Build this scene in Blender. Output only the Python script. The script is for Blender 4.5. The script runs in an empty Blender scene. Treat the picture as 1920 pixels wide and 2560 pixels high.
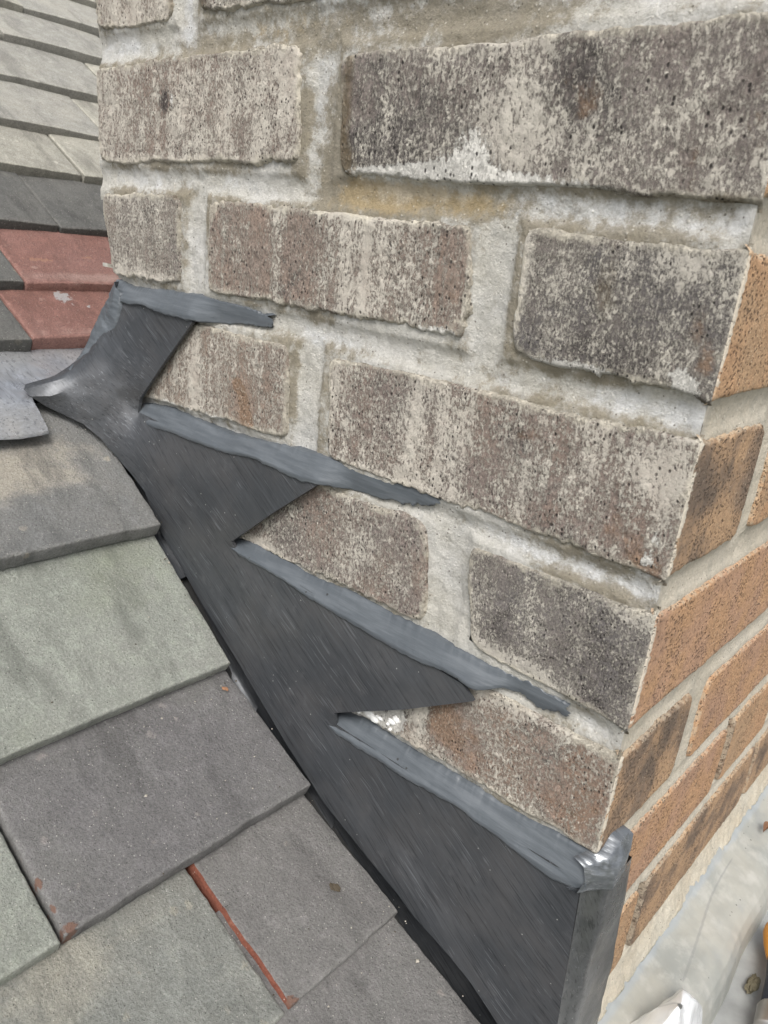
import bpy, bmesh, math, random
import numpy as np
from mathutils import Matrix, Vector, geometry

# ------------------------------------------------------------------ camera, sky, sun, exposure
scene = bpy.context.scene
col = scene.collection
cam_data = bpy.data.cameras.new('camera')
cam = bpy.data.objects.new('camera', cam_data)
col.objects.link(cam)
R3 = Matrix(((0.7479838961768985, -0.2977038486943669, 0.593205284477969),
             (0.6550881426442673, 0.1874901275717497, -0.7319200621857642),
             (0.10667528498631187, 0.9360661678191828, 0.3352618574150639)))
M4 = R3.to_4x4()
M4.translation = Vector((0.09236679, -0.30709692, 0.27836897))
cam.matrix_world = M4
cam_data.sensor_fit = 'VERTICAL'
cam_data.sensor_height = 36.0
cam_data.lens = 26.743
cam_data.clip_start = 0.01
cam_data.clip_end = 500
cam_data.dof.use_dof = True
cam_data.dof.focus_distance = 0.43
cam_data.dof.aperture_fstop = 22.0
scene.camera = cam

world = bpy.data.worlds.new('World')
scene.world = world
world.use_nodes = True
wt = world.node_tree
for n in list(wt.nodes):
    wt.nodes.remove(n)
wo = wt.nodes.new('ShaderNodeOutputWorld')
wb = wt.nodes.new('ShaderNodeBackground')
ws = wt.nodes.new('ShaderNodeTexSky')
wh = wt.nodes.new('ShaderNodeHueSaturation')
ws.sky_type = 'NISHITA'
ws.sun_disc = False
SUN_EL, SUN_AZ = math.radians(52), math.radians(34)      # azimuth measured from -Y towards +X
ws.sun_elevation = SUN_EL
ws.sun_rotation = math.pi - SUN_AZ
ws.air_density = 1.0
ws.dust_density = 4.0
wh.inputs['Saturation'].default_value = 0.3               # overcast: a grey-white sky
wb.inputs['Strength'].default_value = 0.11
wt.links.new(ws.outputs[0], wh.inputs['Color'])
wt.links.new(wh.outputs[0], wb.inputs['Color'])
wt.links.new(wb.outputs[0], wo.inputs['Surface'])

sun_d = bpy.data.lights.new('sun', 'SUN')
sun_d.energy = 1.35
sun_d.angle = math.radians(24)
sun_d.color = (1.0, 0.965, 0.92)
sun = bpy.data.objects.new('sun', sun_d)
col.objects.link(sun)
sdir = Vector((math.sin(SUN_AZ) * math.cos(SUN_EL), -math.cos(SUN_AZ) * math.cos(SUN_EL), math.sin(SUN_EL)))
sun.rotation_euler = sdir.to_track_quat('Z', 'Y').to_euler()
sun.location = sdir * 5

scene.view_settings.view_transform = 'Standard'
scene.view_settings.look = 'None'
scene.view_settings.gamma = 1.0
scene.view_settings.use_curve_mapping = False
scene.view_settings.exposure = 0.86

rng = random.Random(7)

# ------------------------------------------------------------------ numeric noise
def _hash(ix, iy, seed):
    n = (ix.astype(np.int64) * 374761393 + iy.astype(np.int64) * 668265263 + seed * 1274126177) & 0xffffffff
    n = ((n ^ (n >> 13)) * 1274126177) & 0xffffffff
    n = ((n ^ (n >> 16)) * 2246822519) & 0xffffffff
    return ((n ^ (n >> 15)) & 0xffffff) / float(0xffffff) * 2 - 1

def vnoise(x, y, seed=0):
    x = np.asarray(x, float); y = np.asarray(y, float)
    xi = np.floor(x); yi = np.floor(y)
    fx = x - xi; fy = y - yi
    fx = fx * fx * (3 - 2 * fx); fy = fy * fy * (3 - 2 * fy)
    a = _hash(xi, yi, seed); b = _hash(xi + 1, yi, seed)
    c = _hash(xi, yi + 1, seed); d = _hash(xi + 1, yi + 1, seed)
    return (a * (1 - fx) + b * fx) * (1 - fy) + (c * (1 - fx) + d * fx) * fy

def fbm(x, y, seed=0, octaves=3):
    s = 0; amp = 1.0; tot = 0
    for o in range(octaves):
        s = s + amp * vnoise(x * 2 ** o + 17.3 * o, y * 2 ** o - 9.1 * o, seed + o * 31)
        tot += amp; amp *= 0.5
    return s / tot

def sstep(a, b, x):
    t = np.clip((x - a) / (b - a), 0, 1)
    return t * t * (3 - 2 * t)

# ------------------------------------------------------------------ objects
def link(name, me, parent=None, mats=()):
    o = bpy.data.objects.new(name, me)
    col.objects.link(o)
    if parent is not None:
        o.parent = parent
    for m in mats:
        me.materials.append(m)
    return o

def mesh_np(name, V, F, mats, parent=None, attrs=None, smooth=True, fmat=None, recentre=True):
    """V (n,3) in world metres, F (m,3|4). Origin moves to the middle; returns the object."""
    V = np.asarray(V, np.float64)
    F = np.asarray(F, np.int32)
    c = (V.min(0) + V.max(0)) / 2 if recentre else np.zeros(3)
    me = bpy.data.meshes.new(name)
    k = F.shape[1]
    me.vertices.add(len(V)); me.loops.add(F.size); me.polygons.add(len(F))
    me.vertices.foreach_set('co', (V - c).astype(np.float32).ravel())
    me.loops.foreach_set('vertex_index', F.ravel())
    me.polygons.foreach_set('loop_start', np.arange(0, F.size, k, dtype=np.int32))
    if fmat is not None:
        me.polygons.foreach_set('material_index', np.asarray(fmat, np.int32))
    me.update(calc_edges=True)
    me.polygons.foreach_set('use_smooth', np.full(len(F), smooth))
    for an, av in (attrs or {}).items():
        at = me.attributes.new(an, 'FLOAT', 'POINT')
        at.data.foreach_set('value', np.asarray(av, np.float32).ravel())
    o = link(name, me, parent, mats)
    o.location = c if parent is None else Vector(c) - parent.location
    return o

def empty(name, loc, label=None, cat=None, group=None):
    o = bpy.data.objects.new(name, None)
    o.empty_display_size = 0.02
    o.location = loc
    col.objects.link(o)
    tag(o, label, cat, group)
    return o

def tag(o, label=None, cat=None, group=None, kind=None):
    if label: o['label'] = label
    if cat: o['category'] = cat
    if group: o['group'] = group
    if kind: o['kind'] = kind
    return o

def grid_faces(nu, nv, keep=None):
    i = np.arange(nu * nv).reshape(nv, nu)
    F = np.stack([i[:-1, :-1], i[:-1, 1:], i[1:, 1:], i[1:, :-1]], -1).reshape(-1, 4)
    if keep is not None:
        kq = (keep[:-1, :-1] | keep[:-1, 1:] | keep[1:, 1:] | keep[1:, :-1]).reshape(-1)
        F = F[kq]
    return F

def compact(V, F, attrs):
    used = np.unique(F)
    m = np.full(len(V), -1, np.int64); m[used] = np.arange(len(used))
    return V[used], m[F], {k: np.asarray(v).ravel()[used] for k, v in attrs.items()}

# ------------------------------------------------------------------ node helper
class NT:
    def __init__(self, name):
        self.mat = bpy.data.materials.new(name)
        self.mat.use_nodes = True
        self.t = self.mat.node_tree
        for n in list(self.t.nodes):
            self.t.nodes.remove(n)
        self.out = self.t.nodes.new('ShaderNodeOutputMaterial')
        self.bsdf = self.t.nodes.new('ShaderNodeBsdfPrincipled')
        self.t.links.new(self.bsdf.outputs[0], self.out.inputs['Surface'])
        tc = self.t.nodes.new('ShaderNodeTexCoord')
        oi = self.t.nodes.new('ShaderNodeObjectInfo')
        mul = self.math('MULTIPLY', oi.outputs['Random'], 37.0)
        add = self.t.nodes.new('ShaderNodeVectorMath'); add.operation = 'ADD'
        self.t.links.new(tc.outputs['Object'], add.inputs[0])
        self.t.links.new(mul, add.inputs[1])
        self.co = add.outputs[0]
        self.raw = tc.outputs['Object']
    def put(self, sock, v):
        if hasattr(v, 'is_linked') or isinstance(v, bpy.types.NodeSocket):
            self.t.links.new(v, sock)
        elif isinstance(v, (tuple, list)):
            sock.default_value = tuple(v) + ((1.0,) if len(v) == 3 and len(sock.default_value) == 4 else ())
        else:
            sock.default_value = v
    def math(self, op, a, b=0.0, c=0.0, clamp=False):
        n = self.t.nodes.new('ShaderNodeMath'); n.operation = op; n.use_clamp = clamp
        self.put(n.inputs[0], a); self.put(n.inputs[1], b); self.put(n.inputs[2], c)
        return n.outputs[0]
    def add(self, *a):
        r = a[0]
        for b in a[1:]: r = self.math('ADD', r, b)
        return r
    def mul(self, a, b): return self.math('MULTIPLY', a, b)
    def step(self, x, lo, hi, tlo=0.0, thi=1.0):
        n = self.t.nodes.new('ShaderNodeMapRange'); n.interpolation_type = 'SMOOTHSTEP'
        self.put(n.inputs['Value'], x)
        self.put(n.inputs['From Min'], lo); self.put(n.inputs['From Max'], hi)
        n.inputs['To Min'].default_value = tlo; n.inputs['To Max'].default_value = thi
        return n.outputs[0]
    def lin(self, x, lo, hi, tlo, thi):
        n = self.t.nodes.new('ShaderNodeMapRange')
        self.put(n.inputs['Value'], x)
        n.inputs['From Min'].default_value = lo; n.inputs['From Max'].default_value = hi
        n.inputs['To Min'].default_value = tlo; n.inputs['To Max'].default_value = thi
        return n.outputs[0]
    def map(self, scale=(1, 1, 1), rot=(0, 0, 0), co=None):
        n = self.t.nodes.new('ShaderNodeMapping'); n.vector_type = 'TEXTURE'
        n.inputs['Scale'].default_value = tuple(1.0 / k for k in scale); n.inputs['Rotation'].default_value = rot
        self.t.links.new(co or self.co, n.inputs['Vector'])
        return n.outputs[0]
    def noise(self, scale, detail=3.0, rough=0.55, co=None, dist=0.0):
        n = self.t.nodes.new('ShaderNodeTexNoise')
        n.inputs['Scale'].default_value = scale; n.inputs['Detail'].default_value = detail
        n.inputs['Roughness'].default_value = rough; n.inputs['Distortion'].default_value = dist
        self.t.links.new(co or self.co, n.inputs['Vector'])
        return n.outputs['Fac']
    def vor(self, scale, co=None, rnd=1.0):
        n = self.t.nodes.new('ShaderNodeTexVoronoi')
        n.inputs['Scale'].default_value = scale; n.inputs['Randomness'].default_value = rnd
        self.t.links.new(co or self.co, n.inputs['Vector'])
        s = self.t.nodes.new('ShaderNodeSeparateColor')
        self.t.links.new(n.outputs['Color'], s.inputs[0])
        return n.outputs['Distance'], s.outputs[0]
    def attr(self, name):
        n = self.t.nodes.new('ShaderNodeAttribute'); n.attribute_name = name
        return n.outputs['Fac']
    def mix(self, fac, a, b, blend='MIX'):
        n = self.t.nodes.new('ShaderNodeMix'); n.data_type = 'RGBA'; n.blend_type = blend
        self.put(n.inputs[0], fac); self.put(n.inputs[6], a); self.put(n.inputs[7], b)
        return n.outputs[2]
    def grey(self, v):
        n = self.t.nodes.new('ShaderNodeCombineColor')
        for i in range(3): self.put(n.inputs[i], v)
        return n.outputs[0]
    def bump(self, h, strength=0.5, dist=0.001, normal=None):
        n = self.t.nodes.new('ShaderNodeBump')
        n.inputs['Strength'].default_value = strength; n.inputs['Distance'].default_value = dist
        self.put(n.inputs['Height'], h)
        if normal is not None: self.t.links.new(normal, n.inputs['Normal'])
        return n.outputs[0]
    def finish(self, color, rough=0.9, metal=0.0, normal=None, spec=0.3):
        b = self.bsdf
        self.put(b.inputs['Base Color'], color); self.put(b.inputs['Roughness'], rough)
        self.put(b.inputs['Metallic'], metal); b.inputs['Specular IOR Level'].default_value = spec
        if normal is not None: self.t.links.new(normal, b.inputs['Normal'])
        return self.mat

# ------------------------------------------------------------------ materials
def weathered_brick_mat(name, a, b, dark=0.3, white=0.5, streak=0.0, tan=0.0, tancol=(0.235, 0.155, 0.100), crust=(0.72, 0.675, 0.585)):
    t = NT(name)
    grey_ = lambda k: tuple(.86 * v + .14 * (k[0] * .35 + k[1] * .45 + k[2] * .2) for v in k)
    a = grey_(a); b = grey_(b)
    gk = 0.85 + 0.4 * ((sum(map(ord, name)) * 37) % 100) / 100.0
    C = lambda n: t.math('SUBTRACT', n, 0.5)
    cz = t.map((1, 1, 0.62))
    n1 = t.noise(26, 5, 0.65)
    c = t.mix(t.step(n1, 0.38, 0.62), a, b)
    fine = t.noise(900 * gk, 5, 0.80, cz)                 # granular skin
    grit = t.noise(480 * gk, 6, 0.78, cz)
    mid = t.noise(85, 6, 0.72, cz)
    dfield = t.add(t.attr('dark'), t.mul(C(t.noise(20, 5, 0.68)), 4.2), t.mul(C(mid), 1.5), t.mul(C(grit), 2.6), dark - 0.5)
    c = t.mix(t.mul(t.step(dfield, 0.0, 0.65), 0.92), c, (0.066, 0.058, 0.056))
    tf = t.add(t.attr('tan'), t.mul(C(t.noise(75, 5, .65)), 2.0), t.mul(C(grit), 1.3), tan - 0.5)
    c = t.mix(t.mul(t.step(tf, -0.05, 0.5), 0.72), c, tancol)
    c = t.mix(0.9, c, t.grey(t.lin(fine, 0.30, 0.70, 0.12, 1.88)), 'MULTIPLY')
    # pale lime skin, broken into specks and short runs down the face
    w = t.add(t.mul(fine, 0.45), t.mul(grit, 0.55))
    st = C(t.noise(75, 4, 0.65, t.map((1, 1, 0.07))))
    big = C(t.noise(30, 5, 0.65))
    cov = t.add(white - 0.30, t.mul(st, 1.55 + streak * 3.2), t.mul(big, 1.3), t.mul(C(mid), 0.8), t.attr('crust'), t.mul(t.step(tf, -0.1, 0.5), -0.60))
    th = t.math('SUBTRACT', 0.540, t.mul(cov, 0.14))
    m = t.step(t.math('SUBTRACT', w, th), -0.045, 0.055)
    v, vr = t.vor(560 * gk, t.map((1, 1, 0.75)))
    speck = t.mul(t.step(v, 0.44, 0.14), t.step(vr, 0.50, 0.62))
    m2 = t.math('MAXIMUM', m, t.mul(speck, t.lin(mid, .35, .65, .25, .85)))
    crcol = t.mix(t.noise(60, 3), crust, tuple(min(1, k * .80) for k in crust))
    c = t.mix(t.mul(m2, t.lin(mid, 0.35, 0.65, 0.55, 1.0)), c, crcol)
    c = t.mix(t.mul(t.step(cov, -0.5, 0.9), 0.24), c, (0.455, 0.420, 0.385))
    e = t.attr('edge')
    rim = t.mul(t.step(t.add(e, t.mul(C(t.noise(170, 5, .7)), 1.2)), 0.40, 0.05), t.step(t.noise(45, 4), 0.36, 0.56))
    c = t.mix(t.mul(rim, 0.85), c, (0.62, 0.575, 0.48))
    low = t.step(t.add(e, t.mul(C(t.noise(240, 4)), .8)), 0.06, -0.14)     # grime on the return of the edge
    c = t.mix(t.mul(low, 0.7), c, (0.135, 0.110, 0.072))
    sf = t.step(t.add(t.attr('stain'), t.mul(C(mid), 1.4)), 0.2, 0.8)
    c = t.mix(t.mul(sf, 0.8), c, (0.150, 0.115, 0.070))
    wc = t.step(t.add(t.attr('chalk'), t.mul(C(grit), 2.0), t.mul(C(mid), 1.2)), 0.42, 0.56)
    c = t.mix(t.mul(wc, .96), c, (0.74, 0.72, 0.67))
    p, pr = t.vor(480 * gk, t.map((1, 1, 0.7)))
    pit = t.mul(t.mul(t.step(p, 0.36, 0.12), t.step(pr, 0.48, 0.60)), t.step(t.noise(42, 4, .7), .38, .58))
    c = t.mix(t.mul(pit, 0.9), c, (0.030, 0.026, 0.026))
    h = t.add(t.mul(m2, 0.35), t.mul(fine, 0.9), t.mul(grit, .7), t.mul(pit, -0.9), t.mul(wc, 0.4), t.mul(mid, 1.0))
    return t.finish(c, 0.93, 0, t.bump(h, 0.95, 0.0013), 0.2)

def face_brick_mat(name, a, b, dark=0.2):
    t = NT(name)
    c = t.mix(t.step(t.noise(30, 4), 0.38, 0.62), a, b)
    grain = t.noise(700, 4, 0.7)
    df = t.add(t.attr('dark'), t.mul(t.math('SUBTRACT', t.noise(30, 5, .7), 0.5), 2.8), t.mul(t.math('SUBTRACT', grain, .5), 2.2), dark - 0.38)
    c = t.mix(t.mul(t.step(df, 0.0, 0.8), 0.7), c, (0.105, 0.085, 0.070))
    c = t.mix(0.8, c, t.grey(t.lin(grain, 0.27, 0.73, 0.45, 1.6)), 'MULTIPLY')
    p, pr = t.vor(880, t.map((1, 0.60, 0.66)))
    pit = t.mul(t.step(p, 0.46, 0.20), t.step(pr, 0.30, 0.50))
    c = t.mix(t.mul(pit, 0.68), c, (0.075, 0.055, 0.043))
    sp, spr = t.vor(620)
    c = t.mix(t.mul(t.mul(t.step(sp, 0.3, 0.15), t.step(spr, 0.80, 0.84)), 0.6), c, (0.62, 0.50, 0.36))
    e = t.attr('edge')
    rim = t.step(t.add(e, t.mul(t.math('SUBTRACT', t.noise(260, 4), .5), 0.8)), 0.20, -0.02)
    c = t.mix(t.mul(rim, 0.5), c, (0.48, 0.41, 0.31))
    cr = t.step(t.add(t.attr('crust'), t.mul(t.math('SUBTRACT', t.noise(330, 4), .5), 1.6)), 0.35, 0.6)
    c = t.mix(t.mul(cr, .85), c, (0.62, 0.57, 0.48))
    h = t.add(t.mul(grain, 0.8), t.mul(pit, -1.2))
    return t.finish(c, 0.92, 0, t.bump(h, 0.9, 0.0012), 0.2)

def mortar_mat(name, a, b, c3, stainy=0.0):
    t = NT(name)
    c = t.mix(t.step(t.noise(16, 4), 0.36, 0.64), a, b)
    c = t.mix(t.mul(t.step(t.add(t.attr('pale'), t.mul(t.math('SUBTRACT', t.noise(60, 6, .75), .5), 2.6)), 0.2, 1.0), 0.75), c, c3)
    fine = t.noise(620, 5, 0.8)
    c = t.mix(t.mul(t.step(t.noise(75, 6, 0.78), 0.46, 0.66), 0.42), c, (0.32, 0.305, 0.26))
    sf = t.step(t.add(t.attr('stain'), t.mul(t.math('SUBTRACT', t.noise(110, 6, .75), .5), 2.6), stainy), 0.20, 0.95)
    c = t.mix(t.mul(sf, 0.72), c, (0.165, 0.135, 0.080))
    of = t.step(t.add(t.attr('ochre'), t.mul(t.math('SUBTRACT', t.noise(90, 6, .75), .5), 2.4)), 0.25, 0.95)
    c = t.mix(t.mul(of, 0.5), c, (0.37, 0.27, 0.125))
    c = t.mix(0.6, c, t.grey(t.lin(fine, 0.25, 0.75, 0.62, 1.40)), 'MULTIPLY')
    g, gr = t.vor(560)
    c = t.mix(t.mul(t.mul(t.step(g, 0.40, 0.15), t.step(gr, 0.88, 0.94)), 0.45), c, (0.70, 0.67, 0.60))
    c = t.mix(t.mul(t.mul(t.step(g, 0.34, 0.20), t.step(gr, 0.07, 0.04)), 0.75), c, (0.10, 0.085, 0.07))
    gb = t.mul(t.step(g, 0.5, 0.1), t.step(gr, 0.55, 0.8))
    h = t.add(t.mul(fine, 1.2), t.mul(gb, 0.35), t.mul(t.noise(190, 5, .75), 1.2))
    return t.finish(c, 0.95, 0, t.bump(h, 0.75, 0.0012), 0.2)

def lead_mat(name, base, base2, rough=0.42, metal=0.40, rot=0.55, scratch=0.34, pale=(0.25, 0.26, 0.28), spots=1.0):
    t = NT(name)
    m1 = t.map((1, 1, 1), (0, rot, 0))
    c = t.mix(t.step(t.noise(24, 4, 0.6), 0.36, 0.66), base, base2)
    lines = t.noise(9, 4, 0.75, t.map((1.4, 30, 115), (0, rot, 0)))
    c = t.mix(t.mul(t.step(lines, 0.46, 0.66), 0.42), c, tuple(k * 1.8 for k in base))
    ox = t.noise(13, 5, .7, t.map((.6, 1, 1.3), (0, rot, 0)))
    c = t.mix(t.mul(t.step(ox, .48, .72), .30), c, tuple(k * 1.7 for k in base2))
    dl = t.noise(15, 3, 0.7, t.map((2.2, 30, 60), (0, rot + .03, 0)))
    c = t.mix(t.mul(t.step(dl, 0.53, 0.66), 0.65), c, tuple(k * 0.45 for k in base))
    # fine bright dashes scored along the sheet
    sv = t.noise(30, 2, 0.5, t.map((0.9, 20, 38), (0, rot - .02, 0)))
    brk = t.noise(60, 3)
    sc = t.mul(t.step(sv, 0.625, 0.665), t.step(brk, 0.46, 0.56))
    c = t.mix(t.mul(sc, scratch), c, pale)
    bl = t.step(t.noise(70, 4, .6), 0.58, 0.78)
    c = t.mix(t.mul(bl, 0.30 * spots), c, tuple(k * 2.0 for k in base2))
    s, sr = t.vor(200)
    c = t.mix(t.mul(t.mul(t.step(s, 0.10, 0.05), t.step(sr, 0.75, 0.8)), .8 * spots), c, (0.45, 0.45, 0.43))
    r = t.lin(t.noise(45, 4), 0.3, 0.7, rough - 0.07, rough + 0.12)
    h = t.add(t.mul(lines, 0.35), t.mul(sc, 0.25), t.mul(dl, 0.2), t.mul(t.noise(30, 2), 0.9), t.mul(t.noise(260, 3), 0.12))
    return t.finish(c, r, metal, t.bump(h, 0.24, 0.0012), 0.5)

def sealant_mat(name, base, hi, rough=0.38, rot=0.0, metal=0.0):
    t = NT(name)
    co = t.map((7, 30, 75), (0, rot, 0))
    s = t.noise(4, 4, 0.62, co)
    c = t.mix(t.step(s, 0.40, 0.68), base, hi)
    sm = t.step(t.add(t.attr('smear'), t.mul(t.math('SUBTRACT', t.noise(90, 5, .7, t.map((.22, 1, 1.6))), .5), 1.0)), 0.45, 1.0)
    c = t.mix(t.mul(sm, 0.75), c, tuple(min(1, k * 1.55) for k in hi))
    c = t.mix(t.mul(t.step(t.noise(38, 4), 0.52, 0.7), 0.15), c, tuple(k * 0.7 for k in base))
    v, vr = t.vor(130)
    c = t.mix(t.mul(t.step(v, 0.13, 0.07), t.step(vr, 0.80, 0.84)), c, (0.03, 0.03, 0.03))
    h = t.add(t.mul(s, 0.8), t.mul(t.noise(60, 3, .5, t.map((.15, 1, 1))), 0.5), t.mul(t.noise(500, 2), 0.06))
    return t.finish(c, t.lin(s, .3, .7, rough - .06, rough + .1), metal, t.bump(h, 0.42, 0.0014), 0.5)

def tile_mat(name, a, b, pale=(0.42, 0.40, 0.34), palev=0.0, red=0.0, moss=0.0, rough=0.9, redcol=(0.20, 0.115, 0.085)):
    t = NT(name)
    c = t.mix(t.step(t.noise(11, 5, 0.6), 0.36, 0.64), a, b)
    sand = t.noise(700, 5, 0.82)
    mid = t.noise(90, 6, 0.72)
    c = t.mix(t.mul(t.step(mid, 0.45, 0.66), 0.52), c, tuple(k * 1.45 for k in a))
    c = t.mix(t.mul(t.step(t.noise(38, 6, .7), 0.52, 0.70), 0.45), c, tuple(k * 0.62 for k in a))
    pf = t.add(palev, t.attr('pale'), t.mul(t.math('SUBTRACT', t.noise(17, 5, 0.65, t.map((1, .6, 1)), 0.4), 0.5), 2.4), t.mul(t.math('SUBTRACT', mid, .5), 1.1))
    c = t.mix(t.mul(t.step(pf, 0.15, 0.95), 0.72), c, pale)
    mf = t.add(moss - 0.5, t.mul(t.math('SUBTRACT', t.noise(14, 4), .5), 2.2), t.mul(t.math('SUBTRACT', mid, .5), .8))
    c = t.mix(t.mul(t.step(mf, 0.0, 0.7), 0.5), c, (0.225, 0.250, 0.175))
    ew = t.step(t.add(t.attr('wear'), t.mul(t.math('SUBTRACT', t.noise(110, 5, .7), .5), 1.6)), 0.35, 0.95)
    c = t.mix(t.mul(ew, 0.5), c, tuple(min(1, k * 1.55) for k in b))
    lv, lr = t.vor(75)
    li = t.mul(t.step(t.add(lv, t.mul(t.math('SUBTRACT', t.noise(300, 4, .7), .5), .7)), 0.22, 0.10), t.step(lr, 0.80, 0.84))
    c = t.mix(t.mul(li, 0.7), c, pale)
    run = t.noise(22, 5, .7, t.map((.35, 1.6, 1)))
    c = t.mix(t.mul(t.step(run, .50, .68), .55), c, tuple(k * 0.55 for k in a))
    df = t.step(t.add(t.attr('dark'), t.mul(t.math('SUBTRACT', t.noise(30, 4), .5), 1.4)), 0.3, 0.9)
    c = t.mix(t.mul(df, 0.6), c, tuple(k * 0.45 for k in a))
    c = t.mix(0.7, c, t.grey(t.lin(sand, 0.27, 0.73, 0.42, 1.62)), 'MULTIPLY')
    g, gr = t.vor(800)
    c = t.mix(t.mul(t.mul(t.step(g, 0.34, 0.14), t.step(gr, 0.92, 0.96)), 0.7), c, (0.62, 0.60, 0.54))
    c = t.mix(t.mul(t.mul(t.step(g, 0.40, 0.2), t.step(gr, 0.05, 0.03)), 0.7), c, (0.04, 0.038, 0.035))
    rf = t.step(t.add(t.attr('chip'), t.mul(t.math('SUBTRACT', t.noise(180, 4), .5), 1.5), red), 0.42, 0.62)
    c = t.mix(t.mul(rf, 0.9), c, redcol)
    gs = t.step(t.add(t.attr('splash'), t.mul(t.math('SUBTRACT', t.noise(240, 4), .5), 1.8)), 0.45, 0.6)
    c = t.mix(t.mul(gs, .8), c, (0.47, 0.47, 0.47))
    h = t.add(t.mul(sand, 1.3), t.mul(mid, 0.9), t.mul(rf, -.4), t.mul(t.noise(330, 3, .7), 1.0))
    return t.finish(c, rough, 0, t.bump(h, 1.0, 0.0013), 0.25)

def plain_mat(name, colr, rough=0.6, metal=0.0, bumpscale=200, bs=0.2, var=0.25, spec=0.4):
    t = NT(name)
    n = t.noise(bumpscale, 4, .6)
    c = t.mix(1.0, colr, t.grey(t.lin(t.noise(40, 4), 0.3, 0.7, 1 - var, 1 + var)), 'MULTIPLY')
    return t.finish(c, rough, metal, t.bump(n, bs, 0.0008), spec)

MORTAR = mortar_mat('old_mortar', (0.470, 0.455, 0.412), (0.500, 0.492, 0.468), (0.58, 0.588, 0.592))
MORTAR_F = mortar_mat('front_mortar', (0.47, 0.425, 0.345), (0.525, 0.48, 0.40), (0.57, 0.53, 0.455), -0.10)
FILLET = mortar_mat('fillet_mortar', (0.52, 0.46, 0.36), (0.56, 0.52, 0.43), (0.60, 0.58, 0.53), -0.2)
LEAD = lead_mat('milled_lead', (0.062, 0.067, 0.074), (0.082, 0.083, 0.087))
LEAD_RET = lead_mat('return_lead', (0.070, 0.074, 0.076), (0.125, 0.128, 0.128), rough=.30, metal=.55, rot=1.2)
LEAD_DARK = lead_mat('soaker_lead', (0.040, 0.044, 0.050), (0.065, 0.068, 0.072), scratch=.15)
LEAD_PALE = lead_mat('weathered_lead', (0.34, 0.355, 0.38), (0.44, 0.445, 0.45), rough=0.30, metal=0.6, rot=0.2, scratch=.1, spots=.12, pale=(0.6, 0.6, 0.6))
SEAL = sealant_mat('blue_grey_sealant', (0.078, 0.089, 0.100), (0.108, 0.121, 0.134))
SEAL_GLOSS = sealant_mat('silver_sealant', (0.12, 0.130, 0.140), (0.20, 0.212, 0.225), 0.20, 0, .6)

# ------------------------------------------------------------------ chimney bricks
TANF = 0.025                                   # the front face leans this much out of square
chimney = empty('chimney', (-0.22, 0.22, -0.17),
                'square brick chimney stack with weathered grey side and orange speckled front', 'chimney')

def qsdf(U, V, quad, r=0.003):
    """inside distance to a convex quad given TL, TR, BR, BL"""
    d = np.full(U.shape, 1e9)
    pts = [quad[3], quad[2], quad[1], quad[0]]       # counter-clockwise
    for (ax, ay), (bx, by) in zip(pts, pts[1:] + pts[:1]):
        L = math.hypot(bx - ax, by - ay)
        e = ((bx - ax) * (V - ay) - (by - ay) * (U - ax)) / L
        d = -np.log(np.exp(-d / r) + np.exp(-e / r)) * r if np.isfinite(d).all() and d.max() < 1 else np.minimum(d, e)
    return d

def blobs_field(u, v, blobs, kind):
    f = np.zeros(u.shape)
    for k, bu, bv, ru, rv, s in blobs:
        if k == kind:
            f += s * np.exp(-((u - bu) / ru) ** 2 - ((v - bv) / rv) ** 2)
    return f

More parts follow.
